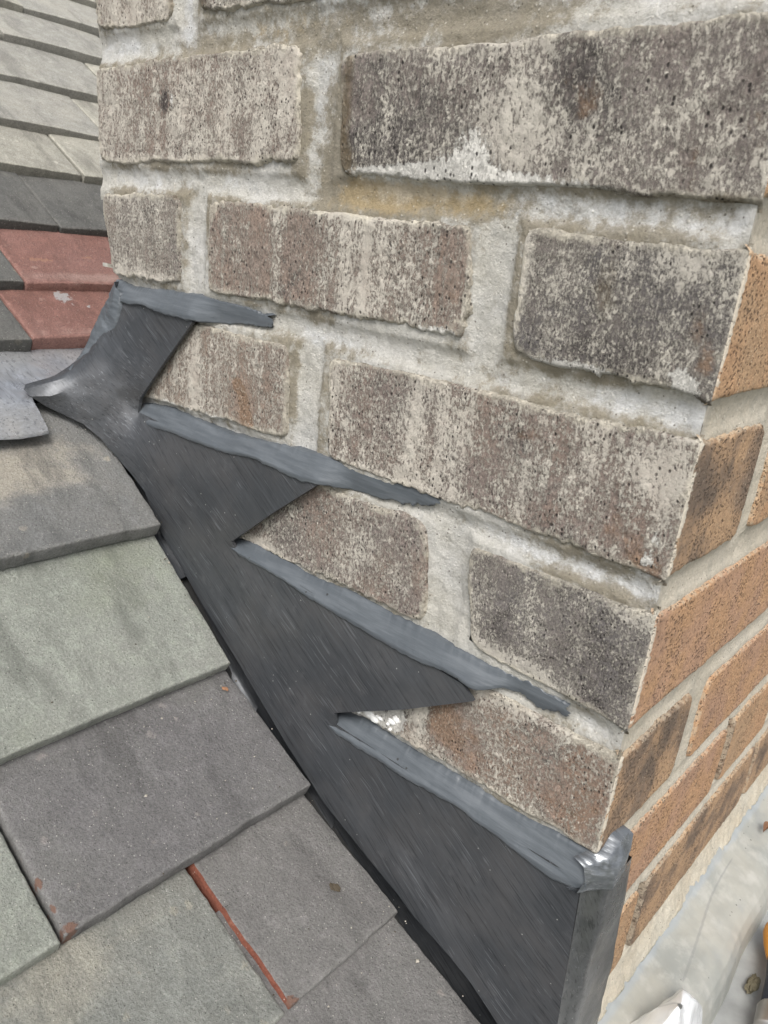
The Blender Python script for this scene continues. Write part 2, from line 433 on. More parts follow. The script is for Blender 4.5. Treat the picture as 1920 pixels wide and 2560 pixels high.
def brick_patch(quad, plane, seed, step, blobs=(), proud=0.0, rough=1.0, arris=None, edge_soft=0.0014):
    q = np.array(quad)
    lo = q.min(0) - 0.005; hi = q.max(0) + 0.005
    AR = 0.0020                                       # radius of the rounded corner of the stack
    if arris == 'side':
        us = np.r_[np.arange(lo[0], -AR, step), np.linspace(-AR, -AR * .2929, 5)]
        quad = [quad[0], (.012, quad[1][1]), (.012, quad[2][1]), quad[3]]
    elif arris == 'front':
        us = np.r_[np.linspace(AR * .2929, AR, 5), np.arange(AR + step, hi[0], step)]
        quad = [(-.012, quad[0][1]), quad[1], quad[2], (-.012, quad[3][1])]
    else:
        us = np.arange(lo[0], hi[0], step)
    vs = np.arange(lo[1], hi[1], step)
    U, V = np.meshgrid(us, vs)
    s = qsdf(U, V, [tuple(p) for p in quad])
    jm = np.clip(.55 + 1.5 * fbm(U * 24, V * 24, seed + 21, 2), .1, 1.6)
    sw = s + rough * (0.0022 * fbm(U * 42, V * 42, seed, 3) + 0.0019 * jm * fbm(U * 300, V * 300, seed + 5, 3))
    h = -0.0095 * (1 - sstep(-0.0022, edge_soft, sw))
    h += rough * sstep(0, .004, sw) * (0.0008 * fbm(U * 38, V * 38, seed + 9, 3) + 0.0007 * fbm(U * 260, V * 260, seed + 3, 3))
    if arris:
        k = sstep(AR, .014, np.abs(U))
        au = np.clip(AR - np.abs(U), 0, AR)
        hc = -0.0095 * (.32 + .68 * sstep(.002, .012, np.abs(U))) * (1 - sstep(-0.0022, edge_soft, s + .0012 * fbm(V * 0 + 3, V * 200, 44, 2)))
        h = h * k + (hc - (AR - np.sqrt(AR * AR - au * au))) * (1 - k)
    else:
        h += proud
    keep = sw > (np.where(np.abs(U) < .006, -0.0020, -0.0035) if arris else -0.0035)
    F = grid_faces(len(us), len(vs), keep)
    un = (U - q[:, 0].min()) / (q[:, 0].max() - q[:, 0].min())
    vn = (V - q[:, 1].min()) / (q[:, 1].max() - q[:, 1].min())
    A = {'edge': np.clip((np.minimum(sw, np.abs(U) + .0015) if arris else sw) / 0.012, -1, 2)}
    for kind in ('dark', 'crust', 'tan', 'stain', 'chalk'):
        A[kind] = blobs_field(un, vn, blobs, kind)
    if arris:
        A['crust'] = A['crust'] + (.75 if arris == 'front' else .55) * np.exp(-(np.abs(U) / .0030) ** 2) * np.clip(.35 + 1.6 * fbm(V * 130, V * 0, seed + 2, 4), 0, 1.3)
    if plane == 'side':
        P = np.stack([U, -h, V], -1).reshape(-1, 3)
    else:
        P = np.stack([TANF * U + h, U, V], -1).reshape(-1, 3)
    return compact(P, F, A)

def make_brick(side=None, front=None, smat=None, fmat=None, seed=0, sblobs=(), fblobs=(), label=None, sstep_=0.0009, fstep=0.0012, proud=0.0):
    Vs, Fs, As, Ms = [], [], [], []
    mats = []
    n = 0
    for quad, plane, mat, bl, st, ro in ((side, 'side', smat, sblobs, sstep_, 1.0), (front, 'front', fmat, fblobs, fstep, 0.5)):
        if quad is None: continue
        V, F, A = brick_patch(quad, plane, seed + (50 if plane == 'front' else 0), st, bl, proud if plane == 'side' else 0, ro,
                              arris=(plane if (side is not None and front is not None) else None))
        Vs.append(V); Fs.append(F + n); n += len(V)
        Ms.append(np.full(len(F), len(mats))); mats.append(mat); As.append(A)
    attrs = {k: np.concatenate([a[k] for a in As]) for k in As[0]}
    o = mesh_np('brick', np.concatenate(Vs), np.concatenate(Fs), mats, chimney, attrs, True, np.concatenate(Ms))
    if label: o['label'] = label
    return o

PINK = (0.300, 0.220, 0.170); MAUVE = (0.250, 0.190, 0.155); BROWN = (0.225, 0.160, 0.115)
GREYB = (0.180, 0.160, 0.145); CHAR = (0.115, 0.105, 0.105)
OR1 = (0.430, 0.262, 0.150); OR2 = (0.41, 0.255, 0.168); OR3 = (0.40, 0.265, 0.160)

def wm(i, *a, **k): return weathered_brick_mat('weathered_brick_%s' % i, *a, **k)
FB1 = face_brick_mat('orange_brick', OR1, OR3, 0.05)
FB2 = face_brick_mat('orange_pink_brick', OR1, OR2, 0.12)
FB3 = face_brick_mat('burnt_orange_brick', OR3, (0.24, 0.17, 0.12), 0.42)

# side row by row (x, z) TL TR BR BL
def Q(x0, x1, z0, z1, j=0.0):
    return [(x0, z1 + j), (x1, z1), (x1, z0), (x0, z0 - j)]

rnd = [0]
def sb(*a, **k):
    rnd[0] += 11
    return make_brick(*a, seed=rnd[0], **k)

# top courses, mostly out of frame
gm = wm('top', PINK, GREYB, white=.55)
for x0, x1, f in ((-.452, -.245, None), (-.216, 0, (0, .098))):
    sb(side=Q(x0, x1, .462, .523), front=(Q(0, .098, .462, .523) if f else None), smat=gm, fmat=FB2, sstep_=.0016)
sb(side=[(-.457, .445), (-.362, .445), (-.364, .388), (-.451, .388)], smat=wm('f_header', PINK, (0.40, 0.32, 0.26), dark=.12, white=.68),
   sblobs=[('crust', .5, .1, .5, .2, .3), ('stain', .97, .3, .05, .5, .6)])
sb(side=[(-.338, .446), (-.13, .446), (-.13, .386), (-.338, .391)], smat=wm('f_stretcher', MAUVE, GREYB, white=.6),
   sblobs=[('stain', .02, .1, .05, .3, .7), ('crust', .3, .05, .3, .2, .4)])
sb(side=Q(-.10, 0, .388, .446), front=Q(0, .205, .386, .446), smat=wm('f_corner', MAUVE, CHAR, white=.5), fmat=FB1)
# course E
sb(side=[(-.453, .368), (-.247, .3705), (-.2435, .312), (-.450, .3075)],
   smat=wm('e_stretcher', (0.315, 0.228, 0.180), (0.285, 0.220, 0.180), dark=.20, white=.74),
   sblobs=[('crust', .97, .8, .06, .3, .7), ('crust', .5, .02, .5, .06, .7), ('dark', .40, .58, .026, .10, 1.3), ('crust', .405, .58, .028, .1, -1.0), ('chalk', .435, .60, .012, .09, .8), ('crust', .45, .5, .035, .3, .5), ('tan', .04, .25, .05, .3, .35),
           ('tan', .93, .35, .05, .3, .3), ('stain', .35, 1.0, .25, .07, .5), ('tan', .12, .7, .06, .3, .25)],
   label='pinkish brick with a dark scuff and pale lime skin')
sb(side=[(-.218, .363), (0.0, .366), (0.0, .305), (-.213, .308)], front=Q(0, .098, .307, .366), fmat=FB1,
   smat=wm('e_corner', (0.195, 0.158, 0.138), (0.215, 0.180, 0.162), dark=.54, white=.50),
   sblobs=[('dark', .24, .4, .16, .4, .75), ('dark', .13, .2, .08, .2, .6), ('dark', .62, .55, .12, .3, .3), ('crust', .5, .35, .09, .35, .75), ('chalk', .16, .045, .09, .07, 1.5), ('chalk', .30, .07, .08, .09, 1.4), ('chalk', .41, .10, .06, .14, 1.1), ('chalk', .40, .32, .05, .16, .55), ('chalk', .52, .06, .10, .07, .95), ('chalk', .68, .02, .08, .05, .6),
           ('tan', .65, .55, .07, .25, .55), ('tan', .86, .3, .07, .2, .5), ('tan', .97, .4, .04, .2, .5), ('stain', .03, .5, .025, .7, .75), ('stain', .0, .1, .1, .16, .6), ('crust', .4, .95, .14, .1, .7), ('crust', .75, .3, .2, .3, .25), ('tan', .2, .55, .04, .1, .3),
           ('tan', .85, .02, .1, .08, .5), ('stain', .94, .0, .1, .07, .5)],
   label='long dark brick with a white lime band along its lower edge')
# course D
sb(side=[(-.449, .289), (-.353, .291), (-.351, .236), (-.432, .2325)],
   smat=wm('d_header', (0.30, 0.245, 0.20), (0.24, 0.205, 0.18), dark=.42, white=.58),
   sblobs=[('crust', .5, .02, .5, .14, .8), ('crust', .25, .95, .3, .08, .6), ('dark', .5, .75, .3, .2, .2), ('stain', .93, 1.0, .12, .08, .7)])
sb(side=[(-.3235, .291), (-.124, .289), (-.1205, .238), (-.320, .2345)],
   smat=wm('d_stretcher', (0.285, 0.210, 0.165), (0.255, 0.200, 0.165), dark=.25, white=.48, streak=.55),
   sblobs=[('tan', .08, .35, .07, .3, .45), ('crust', .7, .6, .2, .6, .35), ('crust', .6, .97, .4, .05, .6), ('chalk', .93, .05, .07, .09, 1.0), ('crust', .25, .03, .25, .08, .5), ('tan', .965, .5, .03, .35, .6), ('dark', .78, .5, .1, .5, .25), ('stain', .45, 1.0, .3, .05, .5), ('dark', .38, .45, .08, .3, .25)],
   label='brick with vertical pale lime runs and a tan left end')
sb(side=[(-.097, .291), (0.001, .288), (0.0, .2325), (-.0945, .2345)], front=Q(0, .205, .2335, .289), fmat=FB1,
   smat=wm('d_corner', (0.195, 0.168, 0.148), CHAR, dark=.58, white=.50),
   sblobs=[('tan', .86, .45, .06, .14, .9), ('tan', .93, .25, .05, .14, .9), ('tan', .78, .3, .04, .1, .5), ('chalk', .88, .06, .055, .09, 1.1), ('chalk', .84, .14, .03, .06, .7), ('crust', .02, .5, .035, .6, 1.2), ('chalk', .02, .35, .02, .35, .6), ('chalk', .3, .03, .28, .06, .8), ('chalk', .45, .03, .12, .05, .6), ('stain', .45, .7, .06, .35, .45), ('crust', .8, .85, .15, .12, .5), ('dark', .5, .3, .35, .3, .2)],
   fblobs=[('crust', .005, .5, .012, .6, .5)],
   label='charcoal header brick at the corner with tan and white patches')
# course C
sb(side=[(-.426, .211), (-.243, .215), (-.2385, .158), (-.426, .150)],
   smat=wm('c_stretcher', (0.325, 0.240, 0.182), (0.28, 0.205, 0.160), dark=.18, white=.60, streak=.2),
   sblobs=[('crust', .50, .55, .035, .6, .9), ('crust', .45, .0, .35, .085, 1.3), ('chalk', .38, .03, .2, .07, 1.0), ('chalk', .68, .06, .1, .07, .95), ('chalk', .95, .05, .06, .06, .8), ('dark', .37, .32, .07, .22, .5), ('tan', .36, .35, .06, .2, .3),
           ('tan', .745, .50, .03, .07, 1.9), ('tan', .775, .37, .028, .1, 1.9), ('tan', .79, .22, .028, .12, 1.9), ('tan', .815, .08, .032, .09, 1.9), ('crust', .775, .3, .05, .3, -.9), ('chalk', .80, .06, .05, .14, -1.8), ('dark', .79, .25, .05, .4, -1.2), ('tan', .93, .3, .05, .2, .3)],
   label='pale brick above the second bead with a tan drip mark')
sb(side=[(-.2105, .215), (0.001, .217), (0.0, .156), (-.2035, .155)], front=Q(0, .085, .157, .217), fmat=FB3,
   smat=wm('c_corner', (0.270, 0.195, 0.155), (0.240, 0.185, 0.160), dark=.30, white=.60, streak=.35),
   sblobs=[('crust', .12, .5, .14, .7, .35), ('crust', .3, .05, .3, .1, .45), ('tan', .60, .72, .07, .18, .6), ('tan', .70, .55, .08, .2, .45), ('tan', .85, .25, .1, .25, .6), ('tan', .95, .08, .05, .12, .8), ('crust', .93, .7, .05, .2, .8), ('chalk', .95, .12, .02, .06, .7), ('chalk', .955, .3, .012, .06, .5), ('dark', .97, .25, .02, .3, .4), ('dark', .55, .6, .1, .3, .2)],
   fblobs=[('dark', .3, .6, .4, .5, .3), ('crust', .01, .5, .03, .7, .7)],
   label='mauve brown corner brick with rust brown patches at its right end')
# course B
sb(side=[(-.426, .140), (-.349, .140), (-.349, .079), (-.426, .079)], smat=wm('b_header', BROWN, GREYB, white=.4), sstep_=.0016)
sb(side=[(-.3265, .139), (-.1255, .140), (-.1205, .083), (-.323, .079)],
   smat=wm('b_stretcher', (0.270, 0.200, 0.160), (0.235, 0.190, 0.170), dark=.36, white=.44),
   sblobs=[('dark', .58, .85, .12, .25, .4), ('dark', .35, .3, .16, .3, .3), ('tan', .4, .2, .12, .15, .25), ('crust', .3, .0, .25, .12, .9), ('crust', .6, .0, .35, .07, .6), ('crust', .75, .6, .05, .5, .35), ('tan', .8, .35, .1, .2, .4), ('tan', .95, .3, .05, .3, .2)],
   label='brown brick beside the second lead step')
sb(side=[(-.099, .1385), (0.0, .140), (0.0, .0795), (-.090, .084)], front=Q(0, .205, .081, .139), fmat=FB2,
   smat=wm('b_corner', (0.225, 0.195, 0.175), (0.17, 0.155, 0.15), dark=.50, white=.44),
   sblobs=[('crust', .25, .06, .28, .12, 1.2), ('crust', .45, .1, .15, .1, .6), ('dark', .75, .35, .2, .35, .45), ('crust', .9, .93, .12, .08, .7), ('dark', .4, .5, .2, .3, .15), ('crust', .0, .8, .05, .3, .5)],
   fblobs=[('dark', .15, .7, .1, .3, .35), ('crust', .008, .45, .014, .5, .7)],
   label='dark grey header brick at the corner with a beige lower edge')
# course A
sb(side=[(-.426, .064), (-.235, .064), (-.235, .006), (-.426, .006)], smat=wm('a_hidden', BROWN, GREYB, white=.4), sstep_=.0016)
sb(side=[(-.207, .0645), (-0.001, .0665), (0.0, .0085), (-.203, .005)], front=Q(0, .091, .0085, .0655), fmat=FB3,
   smat=wm('a_corner', (0.310, 0.195, 0.130), (0.310, 0.230, 0.185), dark=.12, white=.52),
   sblobs=[('tan', .52, .55, .12, .3, .8), ('tan', .6, .35, .12, .25, .5), ('tan', .84, .45, .05, .2, .4), ('dark', .30, .25, .12, .3, 1.6), ('dark', .44, .5, .05, .22, 1.3), ('chalk', .285, .07, .04, .13, 1.7), ('chalk', .375, .20, .03, .13, 1.7), ('chalk', .335, .12, .03, .06, 1.0), ('chalk', .35, .08, .012, .04, 1.0), ('chalk', .225, .09, .012, .04, 1.0),
           ('crust', .55, .9, .1, .12, .8), ('crust', .44, .5, .03, .3, .8), ('crust', .8, .95, .25, .06, .5), ('crust', .6, .0, .45, .08, .9), ('tan', .97, .45, .02, .06, .9), ('stain', .93, .3, .04, .03, .4)],
   fblobs=[('dark', .65, .75, .35, .4, .65), ('crust', .0, .5, .05, .6, .6)],
   label='orange brown corner brick with white chalk marks under the lead step')

# front face: (y0, y1, z0, z1)
for y0, y1, z0, z1, m, bl in (
        (.105, .31, .157, .217, FB1, ()), (.33, .42, .157, .217, FB2, ()),
        (.225, .32, .234, .289, FB3, ()), (.34, .44, .234, .289, FB1, ()), (.118, .32, .307, .366, FB2, ()), (.34, .44, .307, .366, FB1, ()),
        (.225, .32, .386, .446, FB2, ()), (.34, .44, .386, .446, FB1, ()), (.118, .32, .462, .523, FB2, ()), (.34, .44, .462, .523, FB1, ()),
        (.226, .318, .082, .139, FB2, ()), (.338, .44, .082, .139, FB1, ()),
        (.1135, .318, .0065, .0635, FB2, [('dark', .1, .5, .1, .6, .1)]), (.336, .44, .0065, .0635, FB1, ()),
        (.0, .199, -.062, -.0065, FB2, [('dark', .2, .9, .4, .15, .4)]), (.2125, .318, -.062, -.0065, FB1, [('dark', 0, .5, .012, 2, 4)]), (.336, .44, -.062, -.0065, FB2, ()),
        (.0, .0955, -.138, -.078, FB1, [('crust', .5, .5, .5, .5, .25)]), (.1050, .318, -.138, -.078, FB3, [('dark', .5, .7, .3, .3, .25), ('dark', 0, .5, .008, 2, 4)]), (.3275, .44, -.138, -.078, FB3, [('dark', .4, .5, .4, .4, .3)])):
    rnd[0] += 7
    make_brick(front=Q(y0, y1, z0, z1), fmat=m, fblobs=bl, seed=rnd[0])
tot = 0

# mortar: a tooled sheet behind each face
SIDE_ROWS = {'G': (.462, .523, (-.2305,)), 'F': (.388, .446, (-.350, -.115)), 'E': (.308, .367, (-.2305,)), 'D': (.234, .290, (-.337, -.109)),
             'C': (.155, .216, (-.2255,)), 'B': (.080, .140, (-.336, -.110)), 'A': (.006, .066, (-.221,))}
def side_mortar():
    st = 0.0009
    xs = np.r_[np.arange(-.452, -.0028, st), -.0022]; zs = np.arange(-.17, .535, st)
    X, Z = np.meshgrid(xs, zs)
    inb = np.full(X.shape, -1.0)
    for z0, z1, joints in SIDE_ROWS.values():
        bounds = [-.46] + list(joints) + [0.02]
        for a, b in zip(bounds[:-1], bounds[1:]):
            hw = 0.0125
            s = np.minimum(np.minimum(X - a - (hw if a > -.45 else -.01), b - (hw if b < 0 else -.01) - X), np.minimum(Z - z0, z1 - Z))
            inb = np.maximum(inb, s)
    d = -inb                                        # distance away from the bricks
    h = -0.0036 - 0.0010 * sstep(0.001, 0.008, d) + 0.0014 * np.exp(-(np.maximum(d, 0) / 0.003) ** 2)
    h += 0.0016 * fbm(X * 38, Z * 38, 3, 3) + 0.0006 * fbm(X * 240, Z * 240, 8, 4)
    ka = sstep(-.012, -.0025, X)
    h = h * (1 - ka) + ka * (-.0022 + .0003 * fbm(Z * 300, Z * 0, 66, 2))
    cut = (Z < .2385) * (X < -.4300) + (Z < .232) * (X < -.4262)
    keep = (inb < 0.006) & (cut < .5) & (Z > -.165)
    A = {}
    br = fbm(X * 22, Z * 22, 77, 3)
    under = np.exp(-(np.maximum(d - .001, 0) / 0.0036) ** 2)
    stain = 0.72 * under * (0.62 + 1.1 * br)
    for bx, bz, rx, rz, s in ((-.226, .34, .010, .035, .85), (-.213, .301, .018, .009, 1.1), (-.16, .2945, .055, .006, .8), (-.352, .2935, .012, .007, .9), (-.33, .374, .05, .007, .75),
                              (-.20, .378, .10, .010, .7), (-.13, .374, .05, .007, .7), (-.11, .30, .03, .007, .5), (-.03, .30, .03, .007, .45), (-.06, .2985, .05, .006, .3), (-.22, .312, .008, .01, .6), (-.25, .37, .015, .008, .4),
                              (-.243, .33, .006, .03, .45), (-.34, .40, .006, .02, .5), (-.10, .225, .06, .006, .35), (-.2, .219, .05, .004, .4), (-.02, .218, .03, .005, .5), (-.03, .15, .04, .005, .45), (-.02, .142, .03, .004, .5), (-.09, .15, .03, .005, .4)):
        stain += s * np.exp(-((X - bx) / rx) ** 2 - ((Z - bz) / rz) ** 2)
    ochre = np.zeros(X.shape)
    for bx, bz, rx, rz, s in ((-.185, .298, .028, .008, 1.0), (-.15, .299, .03, .007, .8), (-.122, .30, .015, .007, .6), (-.20, .30, .02, .01, .5), (-.26, .380, .04, .007, .5), (-.36, .298, .03, .006, .25)):
        ochre += s * np.exp(-((X - bx) / rx) ** 2 - ((Z - bz) / rz) ** 2)
    pale = np.zeros(X.shape)
    for bx, bz, rx, rz, s in ((-.40, .299, .05, .008, .8), (-.30, .300, .04, .007, .5), (-.05, .299, .06, .008, 1.0), (-.2305, .35, .007, .035, .7), (-.35, .40, .006, .05, .9), (-.42, .378, .04, .007, .8), (-.22, .385, .03, .01, .6), (-.03, .225, .035, .006, 1.0), (-.10, .222, .02, .004, .3),
                              (-.03, .148, .04, .006, 1.0), (-.08, .147, .04, .006, .6), (-.21, .222, .04, .006, .6), (-.337, .26, .006, .03, .4), (-.008, .222, .008, .01, .6), (-.04, .073, .03, .005, .5), (-.008, .148, .006, .01, 1.0), (-.1, .378, .09, .008, .5)):
        pale += s * np.exp(-((X - bx) / rx) ** 2 - ((Z - bz) / rz) ** 2)
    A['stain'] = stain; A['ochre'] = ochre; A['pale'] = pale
    P = np.stack([X, -h, Z], -1).reshape(-1, 3)
    V, F, A = compact(P, grid_faces(len(xs), len(zs), keep), A)
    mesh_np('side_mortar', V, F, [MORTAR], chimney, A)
side_mortar()

FRONT_ROWS = [(.462, .523, (.108, .33)), (.386, .446, (.215, .33)), (.307, .366, (.108, .33)), (.234, .289, (.215, .33)), (.157, .217, (.095, .32)), (.082, .139, (.2155, .328)),
              (.0075, .0645, (.1025, .327)), (-.062, -.0065, (.2053, .327)), (-.138, -.078, (.0995, .3228))]
def front_mortar():
    st = 0.0014
    ys = np.r_[.0022, np.arange(.0035, .442, st)]; zs = np.arange(-.20, .535, st)
    Y, Z = np.meshgrid(ys, zs)
    inb = np.full(Y.shape, -1.0)
    gap = np.zeros(Y.shape)
    for z0, z1, joints in FRONT_ROWS:
        bounds = [-.02] + list(joints) + [.46]
        for a, b in zip(bounds[:-1], bounds[1:]):
            ha = 0.005 if z0 < 0 else 0.010
            s = np.minimum(np.minimum(Y - a - (ha if a > 0 else 0), b - (ha if b < .45 else 0) - Y), np.minimum(Z - z0, z1 - Z))
            inb = np.maximum(inb, s)
    for jy, z0, z1 in ((.2085, -.064, -.006), (.1005, -.138, -.080), (.3240, -.136, -.082), (.327, -.06, -.01)):   # perpends that have lost their mortar
        gap = np.maximum(gap, sstep(.0058, .0040, np.abs(Y - jy)) * sstep(z0, z0 + .004, Z) * sstep(z1, z1 - .004, Z))
    d = -inb
    h = -0.0032 - 0.0005 * sstep(0.001, 0.007, d) + 0.0012 * np.exp(-(np.maximum(d, 0) / 0.003) ** 2)
    h += 0.0008 * fbm(Y * 45, Z * 45, 13, 3) + 0.0004 * fbm(Y * 260, Z * 260, 18, 3)
    ka = sstep(.012, .0025, Y)
    h = h * (1 - ka) + ka * (-.0022 - TANF * Y + .0003 * fbm(Z * 300, Z * 0, 66, 2))
    h -= 0.012 * gap
    A = {'stain': -0.3 + 0.35 * np.exp(-(np.maximum(d, 0) / .003) ** 2) * fbm(Y * 20, Z * 20, 5, 2) + .9 * gap, 'pale': 0.9 * np.exp(-(Y / .012) ** 2), 'ochre': np.zeros(Y.shape)}
    P = np.stack([TANF * Y + h, Y, Z], -1).reshape(-1, 3)
    V, F, A = compact(P, grid_faces(len(ys), len(zs), inb < .005), A)
    mesh_np('front_mortar', V, F, [MORTAR_F], chimney, A)
front_mortar()

def box_mesh(name, lo, hi, mats, parent=None, bevel=0.0):
    bm = bmesh.new()
    bmesh.ops.create_cube(bm, size=1)
    c = [(a + b) / 2 for a, b in zip(lo, hi)]
    for v in bm.verts:
        v.co = Vector([v.co[i] * (hi[i] - lo[i]) for i in range(3)])
    if bevel:
        bmesh.ops.bevel(bm, geom=bm.edges[:], offset=bevel, segments=2, affect='EDGES', profile=.5)
    me = bpy.data.meshes.new(name); bm.to_mesh(me); bm.free()
    o = link(name, me, parent, mats)
    o.location = Vector(c) - (parent.location if parent else Vector((0, 0, 0)))
    return o
box_mesh('core', (-.415, .0125, -.6), (-.0125, .43, .53), [MORTAR], chimney)
def residue():
    m = plain_mat('white_residue', (.82, .82, .80), .85, 0, 500, .5, .1, .2)
    bm = bmesh.new()
    r = random.Random(3)
    for cx, cz, sx, sz in ((-.1495, .0100, .0040, .0022), (-.1455, .0085, .0030, .0020), (-.1420, .0115, .0028, .0012), (-.1325, .0140, .0034, .0020), (-.1295, .0168, .0024, .0024), (-.1350, .0110, .0012, .0010), (-.1330, .0085, .0009, .0008), (-.1580, .0068, .0012, .0009)):
        d = bmesh.ops.create_icosphere(bm, subdivisions=3, radius=1)
        for v in d['verts']:
            k = 1 + .55 * float(fbm(np.array([v.co.x * 2 + cx * 900]), np.array([v.co.z * 2 + v.co.y + cz * 900]), 7, 3)[0])
            v.co = Vector((cx + v.co.x * sx * k, -.0004 + v.co.y * .0010, cz + v.co.z * sz * k))
    me = bpy.data.meshes.new('white_residue'); bm.to_mesh(me); bm.free()
    o = link('white_residue', me, chimney, [m]); o.location = -chimney.location
    o['label'] = 'white chalky residue under the third lead step'
residue()
# rear and far faces of the stack, plain but real
box_mesh('rear_face', (-.444, .0125, .242), (-.4155, .43, .53), [gm], chimney)

# mortar fillet where the front meets the apron
def fillet():
    ys = np.arange(.045, .44, .0016); n = 26
    V = []
    A = []
    for k in range(n):
        t = k / (n - 1)
        zt = -.1395 + .003 * fbm(ys * 30, ys * 0, 4, 3) - .012 * sstep(.10, .06, ys)
        zb = -.1665 + .004 * fbm(ys * 22, ys * 0, 9, 3) 
        z = zt + (zb - zt) * t
        x = TANF * ys - .003 + .0075 * t ** 1.2 + .0016 * fbm(ys * 70, z * 70, 2, 3) + .0007 * fbm(ys * 300, z * 300, 6, 2)
        if k in (0, n - 1): x = x - .006
        V.append(np.stack([x, ys, z], -1))
    V = np.array(V)[::-1].reshape(-1, 3)
    F = grid_faces(len(ys), n)
    mesh_np('mortar_fillet', V, F, [FILLET], chimney)
fillet()

# ------------------------------------------------------------------ lofted beads of sealant
def resample(pts, n):
    p = np.array(pts, float)
    d = np.r_[0, np.cumsum(np.linalg.norm(np.diff(p, axis=0), axis=1))]
    t = np.linspace(0, d[-1], n)
    return np.stack([np.interp(t, d, p[:, i]) for i in range(p.shape[1])], -1)

def bead(name, top, bot, tipx, label, seed, feather='right', mat=None, group='sealant beads along the lead steps'):
    n, m = 420, 22
    T = resample(top, n); B = resample(bot, n)
    s = np.linspace(0, 1, n)
    jag = 0.0008 + 0.0022 * sstep(.80, .97, s) * (feather == 'right')
    ker = np.hanning(45); ker /= ker.sum()
    for arr in (T, B):
        for c_ in (0, 1):
            arr[:, c_] = np.convolve(np.pad(arr[:, c_], 22, mode='reflect', reflect_type='odd'), ker, 'valid')
    B[:, 1] += .0013 * fbm(B[:, 0] * 42, B[:, 0] * 0, seed + 60, 2)
    T0 = T.copy(); B0 = B.copy()
    T[:, 1] += jag * fbm(T[:, 0] * 260, T[:, 0] * 0, seed, 5)
    B[:, 1] += jag * 1.1 * fbm(B[:, 0] * 260, B[:, 0] * 0 + 5, seed + 4, 5)
    ov = sstep(tipx - .004, tipx + .022, B[:, 0])          # past the tip of the lead it lies on mortar
    yb = -.0073 * (1 - ov) + .0018 * ov
    yt = .0008 * (1 - ov) + .0016 * ov
    V = []; sm = []
    for k in range(m):
        t = k / (m - 1)
        P = T0 + (B0 - T0) * t + (T - T0) * (1 - t) ** 3 + (B - B0) * t ** 3
        P[:, 0] += .0055 * fbm(np.full(n, t * 5.), P[:, 0] * 0, seed + 40, 4) * sstep(.93, 1, s) * (feather == 'right')
        prof = min(1.0, t / .8)
        y = yt + (yb - yt) * prof - .0004 * math.sin(math.pi * t)
        y = y + (1 - .7 * ov) * (.0002 * fbm(P[:, 0] * 12, np.full(n, t * 2.), seed + 8, 2) + .00025 * fbm(P[:, 0] * 14, np.full(n, t * 11.), seed + 12, 3))
        if k == 0: y = y + .006
        if k == m - 1: y = y + .0016 + .022 * ov * (1 - ov)
        V.append(np.stack([P[:, 0], y, P[:, 1]], -1))
        sm.append(.62 * sstep(.70, .98, np.full(n, t)) * (1 - ov * .8) + .25 * fbm(P[:, 0] * 9, np.full(n, t * 6.), seed, 3) + .25 * ov)
    V = np.array(V)[::-1].reshape(-1, 3)
    sm = np.array(sm)[::-1].ravel()
    o = mesh_np(name, V, grid_faces(n, m), [mat or SEAL], None, {'smear': sm})
    return tag(o, label, 'sealant', group)

S1 = ([(-0.4284, 0.2312), (-0.4168, 0.2291), (-0.3943, 0.2291), (-0.3663, 0.2313), (-0.3301, 0.2327), (-0.3061, 0.2316), (-0.2833, 0.231), (-0.2724, 0.2302), (-0.2610, 0.2286)],
      [(-0.4255, 0.2176), (-0.412, 0.2171), (-0.3895, 0.2172), (-0.3671, 0.2165), (-0.3279, 0.2155), (-0.2968, 0.2181), (-0.2789, 0.2205), (-0.2639, 0.2219), (-0.2585, 0.2228)])
S2 = ([(-0.4037, 0.1423), (-0.3982, 0.1473), (-0.3641, 0.1517), (-0.3297, 0.1506), (-0.2939, 0.1493), (-0.2608, 0.1526), (-0.2324, 0.1557), (-0.2025, 0.1573), (-0.1855, 0.155), (-0.1663, 0.1542), (-0.1515, 0.1571), (-0.1373, 0.1569), (-0.1287, 0.1559), (-0.1240, 0.1556)],
      [(-0.4001, 0.1406), (-0.3855, 0.135), (-0.3644, 0.1349), (-0.347, 0.1374), (-0.3297, 0.1361), (-0.3116, 0.1374), (-0.285, 0.1377), (-0.2621, 0.141), (-0.2427, 0.14), (-0.2255, 0.1395), (-0.211, 0.1396), (-0.2019, 0.1422), (-0.1892, 0.1429), (-0.1729, 0.1433), (-0.1577, 0.1439), (-0.1403, 0.1469), (-0.1265, 0.1490), (-0.1225, 0.1500)])
S3 = ([(-0.2867, 0.0782), (-0.2808, 0.0792), (-0.2613, 0.083), (-0.2469, 0.0809), (-0.2269, 0.0811), (-0.2076, 0.0793), (-0.1811, 0.0813), (-0.1562, 0.0815), (-0.1456, 0.0805), (-0.123, 0.0813), (-0.1081, 0.0798), (-0.0877, 0.0797), (-0.0736, 0.0794), (-0.0586, 0.0795), (-0.0445, 0.0795), (-0.034, 0.0782), (-0.0305, 0.0776)],
      [(-0.2838, 0.0778), (-0.2767, 0.0749), (-0.2635, 0.0727), (-0.2426, 0.0715), (-0.2187, 0.0707), (-0.2008, 0.0674), (-0.1863, 0.0665), (-0.1688, 0.0656), (-0.1443, 0.0655), (-0.1254, 0.0635), (-0.1112, 0.0651), (-0.0904, 0.0675), (-0.0807, 0.0648), (-0.0707, 0.0673), (-0.0656, 0.0732), (-0.0564, 0.0712), (-0.0431, 0.0699), (-0.0341, 0.0709), (-0.0292, 0.0722)])
